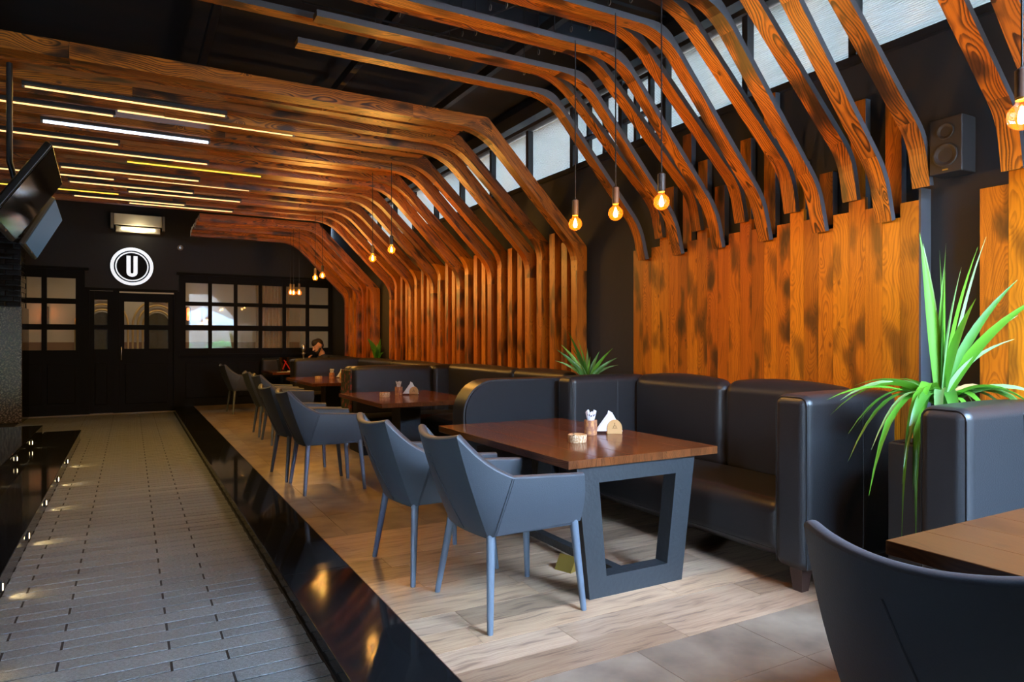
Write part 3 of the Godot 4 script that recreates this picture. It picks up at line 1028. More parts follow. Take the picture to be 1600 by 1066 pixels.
func plank_panel(p: Node3D, z0: float, z1: float) -> void:
	var z := z0
	while z > z1 + 0.02:
		var w := minf(0.11125, z - z1)
		if z - w - z1 < 0.05: w = z - z1
		var turn := roundi((z - w / 2 + 4.72) / 0.11125)
		var top := 2.20 if absi(turn) % 2 == 1 else (2.115 if absi(turn) % 4 == 0 else 2.28)
		part(p, "plank", box_mesh(Vector3(0.03, top - 0.3, w - 0.002), woff(), WS), wood_mat(), Vector3(0.015 + rng.randf_range(0.0, 0.003), (top + 0.3) / 2, z - w / 2))
		z -= w
	part(p, "painted_edge", box_mesh(Vector3(0.1, 1.97, 0.012)), M.rib_side, Vector3(0.05, 1.285, z0 + 0.006))
	part(p, "backing", box_mesh(Vector3(0.06, 1.7, z0 - z1 - 0.04)), M.rib_side, Vector3(0.065, 1.2, (z0 + z1) / 2))

# a solid box rib with a sharp outer and a curved inner corner, all wood
func wood_strip(S: Array, z0: float, z1: float) -> ArrayMesh:
	var st := begin()
	strip(st, S, z0, z1, woff(), WS.x, WS.y)
	return st.commit()

func slat_run(parent: Node3D, called: String, x0: float, x1: float, yb: float, h: float, z: float, w: float) -> void:
	# a run of boards end to end
	var x := x1
	var first := true
	while x > x0 + 0.05:
		var L := rng.randf_range(0.9, 3.4) if first else rng.randf_range(1.8, 3.6)
		if x - L - x0 < 0.5: L = x - x0
		part(parent, called, box_mesh(Vector3(L - 0.003, h, w), woff(), WS, 0), rib_mat(), Vector3(x - L / 2, yb + h / 2 + rng.randf_range(-0.004, 0.004), z + rng.randf_range(-0.004, 0.004)))
		x -= L
		first = false

func slat_group(z0: float, periods: int, step: float, label_wall: String, label_ceiling: String, label_rib: String, group_rib: String, xl: float, dim := false) -> void:
	var wall := thing("batten_wall", label_wall, "wall panel", Vector3(0, 0, 0))
	var ceil := thing("slatted_ceiling", label_ceiling, "slatted ceiling", Vector3.ZERO)
	var n := periods * 4
	for k in n + 1:
		var z := z0 - k * step
		var kind := k % 4   # 0 low rib, 3 high rib, 1 and 2 fillers
		var w := 0.115
		var S := []
		if kind == 0 or kind == 3:
			var low := kind == 0
			var under := [Vector2(2.2, 3.375), Vector2(2.90, 3.375), Vector2(3.97, 2.30), Vector2(3.97, 2.10)] if low else [Vector2(2.2, 3.415), Vector2(2.95, 3.415), Vector2(3.99, 2.42), Vector2(3.99, 2.28)]
			var th := 0.12 if low else 0.10
			var inner := round_path(under, [0.24, 0.14], 6)
			var outer := round_path(offset_path(under, th), [0.02, 0.03], 6)
			for i in inner.size(): S.append([outer[i], inner[i]])
			var t := thing("box_rib", label_rib, "rib", Vector3.ZERO, 0.0, group_rib)
			var m := rib_mat()
			part(t, "elbow", wood_strip(S.slice(0, 8), z - w / 2, z + w / 2), m)
			part(t, "sloping_board", wood_strip(S.slice(7, 9), z - w / 2, z + w / 2), rib_mat())
			part(t, "foot", wood_strip(S.slice(8), z - w / 2, z + w / 2), wood_mat())
			slat_run(ceil, "ceiling_board", xl, 2.2, 3.375 if low else 3.415, 0.12 if low else 0.1, z, w)
			var top := 2.10 if low else 2.28
			part(wall, "batten", box_mesh(Vector3(0.12, top - 0.5, w - 0.01), woff(), WS), wood_mat(), Vector3(4.045 - (0.015 if low else 0.0), (top + 0.5) / 2, z))
		else:
			var top: float = [0.0, 2.42, 2.52][kind] + rng.randf_range(-0.03, 0.03)
			part(wall, "batten", box_mesh(Vector3(0.1, top - 0.5, w - 0.01), woff(), WS), wood_mat(), Vector3(4.055, (top + 0.5) / 2, z))
			slat_run(ceil, "ceiling_board", xl, 2.86, 3.45, 0.05, z, 0.17)
	part(wall, "backing", box_mesh(Vector3(0.02, 1.9, n * step)), M.rib_side, Vector3(4.108, 1.4, z0 - n * step / 2))

func build_slats() -> void:
	slat_group(-5.80, 6, 0.2365, "wall of upright charred pine battens behind the second and third tables", "ceiling of charred pine boards with light tubes between them", "charred pine box rib joining the slatted ceiling to the batten wall", "box ribs of the slatted ceiling", -4.45)
	slat_group(-12.45, 2, 0.2365, "dim wall of upright charred pine battens beside the far black corner", "dim end of the slatted ceiling near the black far wall", "charred pine box rib in the dim row near the far window", "box ribs near the far window", 1.0)

func build_tubes() -> void:
	var L := [[-6.52, -0.74, 0.75, "warm"], [-6.82, -0.115, 1.39, "warm"], [-7.0, -1.56, -0.115, "warm"], [-7.47, -0.71, 0.70, "white"], [-8.0, -1.56, -0.09, "warm"], [-8.40, -0.72, 0.775, "warm"], [-8.71, -0.05, 1.40, "yellow"], [-9.33, -0.71, 0.76, "warm"], [-9.60, -0.04, 1.39, "warm"], [-9.76, -1.6, -0.16, "warm"], [-10.14, -0.68, 0.75, "warm"], [-10.44, -0.04, 1.39, "warm"], [-10.7, -1.56, -0.12, "yellow"], [-11.09, -0.69, 0.71, "warm"], [-11.3, -0.03, 1.39, "warm"]]
	var what := {"warm": "warm white light tube set between boards of the slatted ceiling", "yellow": "yellow light tube set between boards of the slatted ceiling", "white": "cold white light tube set between warm ones in the slatted ceiling"}
	for q in L:
		var len: float = q[2] - q[1]
		var t := thing("light_tube", what[q[3]], "light tube", Vector3((q[1] + q[2]) / 2, 3.372, q[0]), 0.0, "" if q[3] == "white" else q[3] + " light tubes in the ceiling")
		var r := 0.014 if q[3] == "white" else 0.008
		part(t, "light_diffuser", tube_mesh([Vector3(-len / 2 + 0.02, 0, 0), Vector3(len / 2 - 0.02, 0, 0)], r, 8), M["tube_" + q[3]])
		for s in [-1.0, 1.0]: part(t, "end_cap", tube_mesh([Vector3(s * (len / 2 - 0.02), 0, 0), Vector3(s * len / 2, 0, 0)], r + 0.003, 8), M.grey_steel)
		part(t, "batten", box_mesh(Vector3(len, 0.03, 0.03)), M.dark_steel, Vector3(0, 0.03, 0))
		var a := AreaLight3D.new()
		a.name = "tube_light"
		t.add_child(a)
		a.position = Vector3(0, -0.02, 0)
		a.rotation_degrees = Vector3(-90, 0, 0)
		a.area_size = Vector2(len - 0.06, 0.03)
		a.light_color = {"warm": c8(255, 198, 84), "yellow": c8(255, 216, 80), "white": c8(235, 240, 255)}[q[3]]
		a.light_energy = 0.7 if q[3] != "white" else 0.75
		a.area_range = 16.0
		a.shadow_enabled = true

func build_left_side() -> void:
	# two polished steps of the bar platform
	var st := struct("trim_3", "polished black granite steps of the bar platform")
	part(st, "lower_tread", rbox_mesh(Vector3(0.46, 0.03, 12.3), 0.004), M.black_granite, Vector3(-0.87, 0.035, -5.9))
	part(st, "lower_riser", box_mesh(Vector3(0.02, 0.14, 12.3)), M.black_granite, Vector3(-0.665, -0.05, -5.9))
	part(st, "lower_end", box_mesh(Vector3(0.43, 0.14, 0.02)), M.black_granite, Vector3(-0.875, -0.05, -12.03))
	part(st, "upper_tread", rbox_mesh(Vector3(3.3, 0.03, 11.8), 0.004), M.black_granite, Vector3(-2.72, 0.185, -5.65))
	part(st, "upper_riser", box_mesh(Vector3(0.02, 0.13, 11.8)), M.black_granite, Vector3(-1.085, 0.11, -5.65))
	part(st, "upper_end", box_mesh(Vector3(3.3, 0.3, 0.02)), M.black_granite, Vector3(-2.74, 0.03, -11.53))
	for q in [[-0.652, -0.03, -6.04], [-0.652, -0.03, -7.2], [-0.652, -0.03, -8.36], [-0.652, -0.03, -9.54], [-0.652, -0.03, -4.86], [-0.652, -0.03, -3.7], [-1.072, 0.12, -10.3], [-1.072, 0.12, -9.0], [-1.072, 0.12, -7.7]]:
		var low: bool = q[0] > -1.0
		var s := thing("step_light", "small warm light in the riser of the lower granite step" if low else "small warm light in the riser of the upper granite step", "step light", Vector3(q[0], q[1], q[2]), 0.0, "lights of the lower step" if low else "lights of the upper step")
		part(s, "housing", rbox_mesh(Vector3(0.02, 0.07, 0.03), 0.004), M.dark_steel)
		part(s, "light_lens", rbox_mesh(Vector3(0.012, 0.04, 0.012), 0.003), M.step_glow, Vector3(0.008, -0.005, 0))
		var l := SpotLight3D.new()
		l.name = "step_spot"
		s.add_child(l)
		l.position = Vector3(0.03, 0.0, 0)
		l.rotation_degrees = Vector3(-42, -90, 0)
		l.spot_angle = 48.0
		l.spot_angle_attenuation = 0.8
		l.light_color = c8(255, 224, 160)
		l.light_energy = 0.05
		l.light_size = 0.01
		l.spot_range = 5.0
		l.shadow_enabled = true
	# pillar at the far left: brown granite below, glossy black bricks above
	var p := thing("pillar", "pillar of speckled brown granite below glossy black bricks", "pillar", Vector3(-1.70, -0.1, -15.0))
	part(p, "granite_slab", rbox_mesh(Vector3(1.5, 2.08, 0.04), 0.004), M.brown_granite, Vector3(-0.75, 1.05, -0.02))
	part(p, "granite_side", box_mesh(Vector3(0.03, 2.08, 0.9)), M.black_granite, Vector3(-0.015, 1.05, -0.5))
	part(p, "core", box_mesh(Vector3(1.44, 4.2, 0.86)), M.tile_joint, Vector3(-0.78, 2.1, -0.5))
	var bm := rbox_mesh(Vector3(0.225, 0.085, 0.03), 0.006)
	var bh := rbox_mesh(Vector3(0.11, 0.085, 0.03), 0.006)
	var bs := rbox_mesh(Vector3(0.03, 0.085, 0.225), 0.006)
	for r in 18:
		var y := 2.14 + r * 0.095
		for c in 6:
			var off := 0.0 if r % 2 == 0 else 0.12
			var x := -0.13 - c * 0.237 - off
			part(p, "brick", bm, M.black_tile, Vector3(x, y, -0.055 + rng.randf_range(-0.004, 0.004)), Vector3(rng.randf_range(-0.02, 0.02), rng.randf_range(-0.03, 0.03), 0))
		if r % 2 == 1: part(p, "brick", bh, M.black_tile, Vector3(-0.07, y, -0.055))
		for c in 3: part(p, "brick", bs, M.black_tile, Vector3(-0.055, y, -0.19 - c * 0.237 - (0.0 if r % 2 == 0 else 0.12)), Vector3(0, rng.randf_range(-0.03, 0.03), 0))
	# two televisions hung from the ceiling, tilted towards the tables
	tv(Vector3(-0.465, 2.69, -6.12), 1.26, 0.62, "large dark television tilted down from the ceiling, its blank screen mirroring the round sign", false)
	tv(Vector3(-0.70, 2.87, -9.28), 1.45, 0.58, "television with a blue lit screen hung behind the dark one", true)

func tv(top: Vector3, len: float, h: float, label: String, lit: bool) -> void:
	var t := thing("television", label, "television", top, 0.03)
	var down := Vector3(-0.335, -0.52, 0).normalized() if not lit else Vector3(-0.27, -0.51, 0).normalized()
	var n := Vector3(-down.y, down.x, 0)     # towards the tables and the floor
	var b := Basis(down, n, Vector3(0, 0, 1))
	if b.determinant() < 0: b = Basis(down, n, Vector3(0, 0, -1))
	var st := begin()
	rbox(st, down * h / 2 - n * 0.03, Vector3(h, 0.05, len), 0.012, 2, 0.0, b)
	part(t, "casing", st.commit(), M.tv_shell)
	st = begin()
	rbox(st, down * h / 2 - n * 0.075, Vector3(h * 0.6, 0.06, len * 0.6), 0.02, 2, 0.0, b)
	part(t, "rear_cover", st.commit(), M.tv_shell)
	st = begin()
	box(st, down * (h / 2 - 0.008) - n * 0.003, Vector3(h - 0.045, 0.006, len - 0.03), Vector2.ZERO, Vector2.ONE, b)
	part(t, "tv_screen", st.commit(), M.screen_glow if lit else M.screen_black)
	st = begin()
	box(st, down * (h - 0.02) + n * 0.0, Vector3(0.012, 0.004, 0.08), Vector2.ZERO, Vector2.ONE, b)
	part(t, "logo_bar", st.commit(), M.silver)
	part(t, "hanging_pole", tube_mesh([down * h / 2 - n * 0.1, down * h / 2 - n * 0.1 + Vector3(-0.05, 0.2, 0), Vector3((down * h / 2 - n * 0.1).x - 0.05, 3.40 - top.y, 0)], 0.02, 8), M.dark_steel)

# ---------------------------------------------------------------- booths
func cushion(parent: Node3D, called: String, lo: Vector3, hi: Vector3, r: float, m: Material, puff := 0.0, k := 3) -> MeshInstance3D:
	return part(parent, called, rbox_mesh(hi - lo, r, k, puff), m, (lo + hi) / 2)

func pipe_loop(parent: Node3D, pts: Array, r := 0.0045) -> void:
	part(parent, "piping", tube_mesh(pts, r, 6), M.piping)

# rounded rectangle in the plane across axis ax (0 = x, 2 = z) at place p
func loop_pts(ax: int, p: float, a0: float, a1: float, y0: float, y1: float, r: float) -> Array:
	var out := []
	var C := [[a0 + r, y1 - r, PI], [a1 - r, y1 - r, PI / 2.0]]
	var P := func(a: float, y: float): return Vector3(p, y, a) if ax == 0 else Vector3(a, y, p)
	out.append(P.call(a0, y0))
	for c in C:
		for k in 5:
			var an: float = c[2] - k * PI / 8.0
			out.append(P.call(c[0] + r * cos(an), c[1] + r * sin(an)))
	out.append(P.call(a1, y0))
	return out

func arm(b: Node3D, z0: float, z1: float, x0 := 3.15, top := 1.085) -> void:
	cushion(b, "arm", Vector3(x0, 0.13, z1), Vector3(3.965, top, z0), 0.055, M.sofa_leather, 0.01, 5)
	pipe_loop(b, loop_pts(0, x0 + 0.016, z1 + 0.013, z0 - 0.013, 0.15, top - 0.012, 0.045))
	for z in [z0, z1]:
		var s := 1.0 if z == z0 else -1.0
		pipe_loop(b, [Vector3(3.62, 0.15, z + s * 0.009), Vector3(3.62, 0.6, z + s * 0.0095), Vector3(3.62, top - 0.05, z + s * 0.004), Vector3(3.62, top + 0.004, z - s * 0.05), Vector3(3.62, top + 0.006, (z0 + z1) / 2)], 0.004)

func foot(b: Node3D, x: float, z: float) -> void:
	var st := begin()
	var P := func(s: float, y: float): return [Vector3(x - s, y, z - s), Vector3(x + s, y, z - s), Vector3(x + s, y, z + s), Vector3(x - s, y, z + s)]
	var lo: Array = P.call(0.028, 0.0)
	var hi: Array = P.call(0.043, 0.135)
	for k in 4: quad(st, lo[k], lo[(k + 1) % 4], hi[(k + 1) % 4], hi[k], (lo[k] + lo[(k + 1) % 4]) / 2 - Vector3(x, 0, z))
	quad(st, lo[0], lo[1], lo[2], lo[3], Vector3.DOWN)
	quad(st, hi[0], hi[1], hi[2], hi[3], Vector3.UP)
	part(b, "foot", st.commit(), M.foot_wood)

func build_booths() -> void:
	# front sofa between two padded arms
	var b := thing("booth_sofa", "black leather sofa with padded arms against the flat orange plank panel", "sofa", Vector3.ZERO)
	cushion(b, "seat", Vector3(3.19, 0.145, -4.66), Vector3(3.86, 0.47, -2.62), 0.085, M.sofa_leather, 0.022, 5)
	pipe_loop(b, [Vector3(3.172, 0.205, -4.6), Vector3(3.170, 0.205, -3.6), Vector3(3.172, 0.205, -2.66)], 0.003)
	cushion(b, "backrest", Vector3(3.80, 0.42, -3.625), Vector3(3.965, 1.085, -2.63), 0.08, M.sofa_leather, 0.035, 5)
	cushion(b, "backrest", Vector3(3.80, 0.42, -4.65), Vector3(3.965, 1.085, -3.630), 0.08, M.sofa_leather, 0.035, 5)
	arm(b, -2.41, -2.635)
	arm(b, -4.64, -4.86)
	for q in [[3.24, -2.52], [3.24, -4.75], [3.9, -2.52], [3.9, -4.75]]: foot(b, q[0], q[1])
	# sofa at the right edge
	b = thing("booth_sofa", "black leather sofa beside the tall green plant, beyond the light brown table", "sofa", Vector3.ZERO)
	arm(b, -1.61, -1.83)
	cushion(b, "seat", Vector3(3.19, 0.2, -1.62), Vector3(3.86, 0.47, 0.02), 0.07, M.sofa_leather, 0.03)
	cushion(b, "backrest", Vector3(3.80, 0.42, -1.62), Vector3(3.965, 1.085, 0.02), 0.07, M.sofa_leather, 0.025)
	arm(b, 0.22, 0.0)
	for q in [[3.24, -1.72], [3.24, 0.11], [3.9, -1.72], [3.9, 0.11]]: foot(b, q[0], q[1])
	# second booth: U-shaped, its near wing backed by a black panel with a rounded shoulder
	b = thing("booth_sofa", "U-shaped black leather booth around the second table, with a rounded black end panel", "sofa", Vector3.ZERO)
	var prof := PackedVector2Array()
	prof.append(Vector2(2.32, 0.06))
	for k in 9: prof.append(Vector2(2.58 - 0.26 * cos(PI * k / 16.0), 0.79 + 0.26 * sin(PI * k / 16.0)))
	prof.append(Vector2(3.16, 1.055))
	prof.append(Vector2(3.16, 0.06))
	part(b, "end_panel", prism_mesh(prof, -4.90, -4.925, Transform3D.IDENTITY, true), M.booth_side)
	var pad := PackedVector2Array()
	pad.append(Vector2(2.305, 0.1))
	for k in 9: pad.append(Vector2(2.58 - 0.275 * cos(PI * k / 16.0), 0.79 + 0.275 * sin(PI * k / 16.0)))
	pad.append(Vector2(3.9, 1.065))
	pad.append(Vector2(3.9, 0.1))
	part(b, "wing_back", prism_mesh(pad, -4.915, -5.12, Transform3D.IDENTITY, true), M.sofa_leather)
	cushion(b, "wing_seat", Vector3(2.29, 0.12, -5.62), Vector3(3.52, 0.46, -5.1), 0.06, M.sofa_leather, 0.02)
	cushion(b, "seat", Vector3(3.2, 0.12, -7.95), Vector3(3.86, 0.46, -5.6), 0.06, M.sofa_leather, 0.02)
	cushion(b, "backrest", Vector3(3.74, 0.42, -6.7), Vector3(3.93, 1.07, -5.62), 0.07, M.sofa_leather, 0.02)
	cushion(b, "backrest", Vector3(3.74, 0.42, -8.5), Vector3(3.93, 1.07, -6.705), 0.07, M.sofa_leather, 0.02)
	cushion(b, "far_wing_seat", Vector3(2.4, 0.12, -8.5), Vector3(3.85, 0.46, -7.93), 0.06, M.sofa_leather, 0.02)
	cushion(b, "far_wing_back", Vector3(2.45, 0.42, -8.7), Vector3(3.53, 1.055, -8.47), 0.06, M.sofa_leather, 0.015)
	cushion(b, "far_wing_back", Vector3(3.535, 0.42, -8.7), Vector3(3.92, 1.055, -8.47), 0.06, M.sofa_leather, 0.015)
	part(b, "plinth", box_mesh(Vector3(1.5, 0.12, 0.6)), M.booth_side, Vector3(3.2, 0.06, -8.35))
	# third booth behind it, its outer end covered with patterned cloth
	b = thing("booth_sofa", "black leather booth around the third table, its end covered with dark floral cloth", "sofa", Vector3.ZERO)
	cushion(b, "near_wing_back", Vector3(2.45, 0.1, -8.96), Vector3(3.92, 1.05, -8.715), 0.06, M.sofa_leather, 0.0)
	part(b, "floral_end", rbox_mesh(Vector3(0.03, 0.9, 0.42), 0.012, 2), M.dark_floral_cloth, Vector3(2.43, 0.56, -8.72))
	cushion(b, "near_wing_seat", Vector3(2.4, 0.12, -9.55), Vector3(3.85, 0.46, -8.95), 0.06, M.sofa_leather, 0.02)
	cushion(b, "seat", Vector3(3.2, 0.12, -12.2), Vector3(3.86, 0.46, -9.53), 0.06, M.sofa_leather, 0.02)
	cushion(b, "backrest", Vector3(3.74, 0.42, -10.8), Vector3(3.93, 1.06, -8.95), 0.07, M.sofa_leather, 0.02)
	cushion(b, "backrest", Vector3(3.74, 0.42, -12.7), Vector3(3.93, 1.06, -10.805), 0.07, M.sofa_leather, 0.02)
	cushion(b, "far_wing_seat", Vector3(2.55, 0.12, -12.7), Vector3(3.85, 0.46, -12.15), 0.06, M.sofa_leather, 0.02)
	cushion(b, "far_wing_back", Vector3(2.58, 0.1, -12.95), Vector3(3.92, 1.06, -12.7), 0.06, M.sofa_leather, 0.01)
	# last booth where the man sits
	b = thing("booth_sofa", "black leather booth in the far corner under the long window", "sofa", Vector3.ZERO)
	cushion(b, "near_wing_back", Vector3(2.6, 0.1, -13.2), Vector3(3.92, 1.05, -12.97), 0.06, M.sofa_leather, 0.0)
	cushion(b, "seat", Vector3(3.2, 0.12, -15.4), Vector3(3.86, 0.46, -13.2), 0.06, M.sofa_leather, 0.02)
	cushion(b, "backrest", Vector3(3.74, 0.42, -15.9), Vector3(3.93, 1.06, -13.2), 0.07, M.sofa_leather, 0.02)
	cushion(b, "far_wing_back", Vector3(2.5, 0.1, -15.9), Vector3(3.76, 1.0, -15.66), 0.06, M.sofa_leather, 0.01)

# ---------------------------------------------------------------- tables
func table_top(t: Node3D, x0: float, x1: float, z0: float, z1: float, m: Material) -> void:
	var n := 5
	for k in n:
		var a := lerpf(x0, x1, float(k) / n)
		var b := lerpf(x0, x1, float(k + 1) / n)
		var off := Vector2(0.05 + 0.13 * k, 0.17 * k)
		part(t, "top_board", rbox_mesh(Vector3(b - a + 0.0002, 0.045, z0 - z1), 0.003, 1, 0.0, off, Vector2(1.0 / 0.5, 1.0 / 2.4), 2), m, Vector3((a + b) / 2, 0.7325, (z0 + z1) / 2))

func trapezoid_leg(t: Node3D, x0: float, x1: float, zc: float) -> void:
	# frame of thick blackened timber, narrower at the floor
	var d := 0.1
	var tl := Vector2(x0, 0.71); var tr := Vector2(x1, 0.71); var br := Vector2(x1 - 0.10, 0.0); var bl := Vector2(x0 + 0.085, 0.0)
	var itl := Vector2(x0 + 0.145, 0.62); var itr := Vector2(x1 - 0.145, 0.62); var ibr := Vector2(x1 - 0.21, 0.11); var ibl := Vector2(x0 + 0.195, 0.11)
	for q in [["frame_rail", [tl, tr, itr, itl]], ["frame_post", [tr, br, ibr, itr]], ["frame_rail", [br, bl, ibl, ibr]], ["frame_post", [bl, tl, itl, ibl]]]:
		var poly := PackedVector2Array()
		for v in q[1]: poly.append(v)
		part(t, q[0], prism_mesh(poly, zc - d / 2, zc + d / 2), M.blackened_wood)

func build_tables() -> void:
	var t := thing("dining_table", "dark brown wooden table with black trapezoid legs in front of the black sofa", "table")
	table_top(t, 1.985, 3.05, -2.95, -4.66, M.table_wood)
	trapezoid_leg(t, 2.05, 2.885, -3.02)
	trapezoid_leg(t, 2.05, 2.885, -4.50)
	part(t, "stretcher", box_mesh(Vector3(0.06, 0.05, 1.4)), M.blackened_wood, Vector3(2.44, 0.06, -3.76))
	var st := begin()
	var tri2 := PackedVector2Array([Vector2(-0.055, 0.0), Vector2(0.055, 0.0), Vector2(0.0, 0.085)])
	prism(st, tri2, -0.06, 0.06, Transform3D(Basis(Vector3.UP, 0.35), Vector3(2.31, 0.0, -3.44)))
	part(t, "brass_bracket", st.commit(), M.brass)
	# table at the right edge
	t = thing("dining_table", "lighter brown wooden table beside the near grey armchair", "table")
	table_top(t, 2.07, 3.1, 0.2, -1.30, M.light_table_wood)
	trapezoid_leg(t, 2.2, 2.98, -1.15)
	trapezoid_leg(t, 2.2, 2.98, 0.05)
	# pedestal tables further back
	var P := [[2.18, 3.28, -6.55, -8.15, "dark brown pedestal table inside the U-shaped booth"], [2.33, 3.35, -10.15, -12.1, "dark brown pedestal table in front of the third booth"], [2.45, 3.28, -14.05, -15.4, "dark brown table with papers at the far window"]]
	for q in P:
		t = thing("dining_table", q[4], "table")
		table_top(t, q[0], q[1], q[2], q[3], M.table_wood)
		var c := Vector3((q[0] + q[1]) / 2, 0, (q[2] + q[3]) / 2)
		part(t, "steel_plate", box_mesh(Vector3(0.5, 0.012, 0.5)), M.grey_steel, c + Vector3(0, 0.703, 0))
		part(t, "column", rbox_mesh(Vector3(0.24, 0.62, 0.3), 0.006), M.blackened_wood, c + Vector3(0, 0.387, 0))
		part(t, "base", rbox_mesh(Vector3(0.5, 0.08, 0.6), 0.01), M.blackened_wood, c + Vector3(0, 0.04, 0))

# ---------------------------------------------------------------- armchair: faces +x, origin on the floor below its middle
func make_chair() -> Node3D:
	var t := thing("armchair", "", "armchair")
	# stations round the shell: [bottom, top]; right half first (z > 0)
	var half := [[Vector3(0.265, 0.455, 0.265), Vector3(0.275, 0.690, 0.288)], [Vector3(-0.23, 0.44, 0.265), Vector3(-0.15, 0.715, 0.30)], [Vector3(-0.255, 0.425, 0.235), Vector3(-0.425, 0.925, 0.245)], [Vector3(-0.285, 0.43, 0.10), Vector3(-0.462, 0.905, 0.115)], [Vector3(-0.292, 0.43, 0.0), Vector3(-0.470, 0.898, 0.0)]]
	var full := half.duplicate()
	for k in [3, 2, 1, 0]:
		var q: Array = half[k]
		full.append([Vector3(q[0].x, q[0].y, -q[0].z), Vector3(q[1].x, q[1].y, -q[1].z)])
	var thick := 0.042
	# patches with hard folds: side, shoulder, back, shoulder, side
	var groups := [["side_panel", [0, 1]], ["shoulder_panel", [1, 2]], ["back_panel", [2, 3, 4, 5, 6]], ["shoulder_panel", [6, 7]], ["side_panel", [7, 8]]]
	var mid := Vector3(0.0, 0.6, 0.0)
	for g in groups:
		var st := begin()
		var ids: Array = g[1]
		var outer := []
		var inner := []
		var steps := 6
		var cols := []
		for i in ids.size() - 1:
			for s in steps + (1 if i == ids.size() - 2 else 0):
				cols.append(ids[i] + float(s) / steps)
		for c in cols:
			var i := mini(int(c), full.size() - 2)
			var f: float = c - i
			var bo: Vector3 = full[i][0].lerp(full[i + 1][0], f)
			var to: Vector3 = full[i][1].lerp(full[i + 1][1], f)
			if g[0] == "shoulder_panel":
				# the rim sweeps down in a hollow curve
				to.y -= 0.028 * sin(PI * f)
			if g[0] == "back_panel":
				var u := bo.z / 0.235
				bo.x = -0.255 - 0.04 * (1.0 - u * u)
				u = to.z / 0.245
				to.x = -0.425 - 0.05 * (1.0 - u * u)
				to.y = 0.925 - 0.028 * (1.0 - u * u)
			var oc := []
			var ic := []
			for r in 9:
				var v := r / 8.0
				var p := bo.lerp(to, v)
				var d := Vector3(p.x + 0.02, 0, p.z)
				var push := Vector3(d.x, 0, d.z).normalized()
				# belly of the upholstery
				p += push * 0.012 * sin(PI * v)
				oc.append(p)
				var n2: Vector3 = Vector3(0, 0, -signf(full[i][0].z + full[mini(i + 1, 8)][0].z)) if g[0] == "side_panel" else -push
				ic.append(p + n2 * lerpf(thick * 1.4, thick, v))
			outer.append(oc)
			inner.append(ic)
		sheet(st, outer, Vector3.ZERO, mid)
		sheet(st, inner, Vector3.ZERO, mid)
		# rounded rim
		var rim := []
		for k in outer.size():
			var a: Vector3 = outer[k][8]
			var b: Vector3 = inner[k][8]
			var row := []
			for s in 7:
				var an := PI * s / 6.0
				row.append((a + b) / 2 + (a - b) / 2 * cos(an) + Vector3(0, 0.014 * sin(an), 0))
			rim.append(row)
		sheet(st, rim, Vector3.UP)
		for e in [0, outer.size() - 1]:
			if (g[0] == "side_panel") and ((ids[0] == 0 and e == 0) or (ids[0] == 7 and e == outer.size() - 1)):
				sheet(st, [outer[e], inner[e]], Vector3.RIGHT)
		part(t, g[0], st.commit(), M.chair_leather)
	# seams along the folds
	for k in [1, 7]:
		for dx in [-0.006, 0.006]:
			var pts := []
			for r in 9:
				var p: Vector3 = full[k][0].lerp(full[k][1], r / 8.0)
				var push := Vector3(p.x + 0.02, 0, p.z).normalized()
				pts.append(p + push * (0.012 * sin(PI * r / 8.0) + 0.0005) + Vector3(dx, 0, 0))
			part(t, "seam", tube_mesh(pts, 0.0022, 5), M.chair_seam)
	var pts := []
	for r in 9:
		var v := r / 10.0
		var z := lerpf(0.06, -0.05, v)
		var bx := -0.255 - 0.04 * (1.0 - pow(z / 0.235, 2.0))
		var tx := -0.425 - 0.05 * (1.0 - pow(z / 0.245, 2.0))
		pts.append(Vector3(lerpf(bx, tx, v + 0.03) - 0.012 * sin(PI * (v + 0.03)) - 0.001, lerpf(0.43, 0.90, v + 0.03), z))
	part(t, "back_seam", tube_mesh(pts, 0.0035, 6), M.chair_seam)
	var st := begin()
	rbox(st, Vector3(0.0, 0.475, 0), Vector3(0.54, 0.09, 0.44), 0.035, 3, 0.012)
	part(t, "seat", st.commit(), M.chair_leather)
	st = begin()
	var under := PackedVector2Array([Vector2(0.26, 0.25), Vector2(-0.225, 0.25), Vector2(-0.25, 0.225), Vector2(-0.285, 0.0), Vector2(-0.25, -0.225), Vector2(-0.225, -0.25), Vector2(0.26, -0.25)])
	prism(st, under, 0.0, 0.012, Transform3D(Basis(Vector3(1, 0, 0), Vector3(0, 0, 1), Vector3(0, -1, 0)), Vector3(0, 0.447, 0)))
	part(t, "under_panel", st.commit(), M.chair_seam)
	for q in [[-0.235, -0.285, 0.225, 0.315], [-0.235, -0.285, -0.225, -0.315], [0.235, 0.27, 0.245, 0.285], [0.235, 0.27, -0.245, -0.285]]:
		part(t, "leg", tube_mesh([Vector3(q[1], 0.0, q[3]), Vector3(q[1], 0.006, q[3]), Vector3(q[0], 0.46, q[2])], [0.0145, 0.0155, 0.023], 14), M.chair_leg)
	for z in [-0.20, 0.20]: part(t, "side_rail", box_mesh(Vector3(0.44, 0.02, 0.02)), M.chair_leg, Vector3(0.0, 0.437, z))
	part(t, "front_rail", box_mesh(Vector3(0.02, 0.02, 0.47)), M.chair_leg, Vector3(0.22, 0.44, 0))
	return t

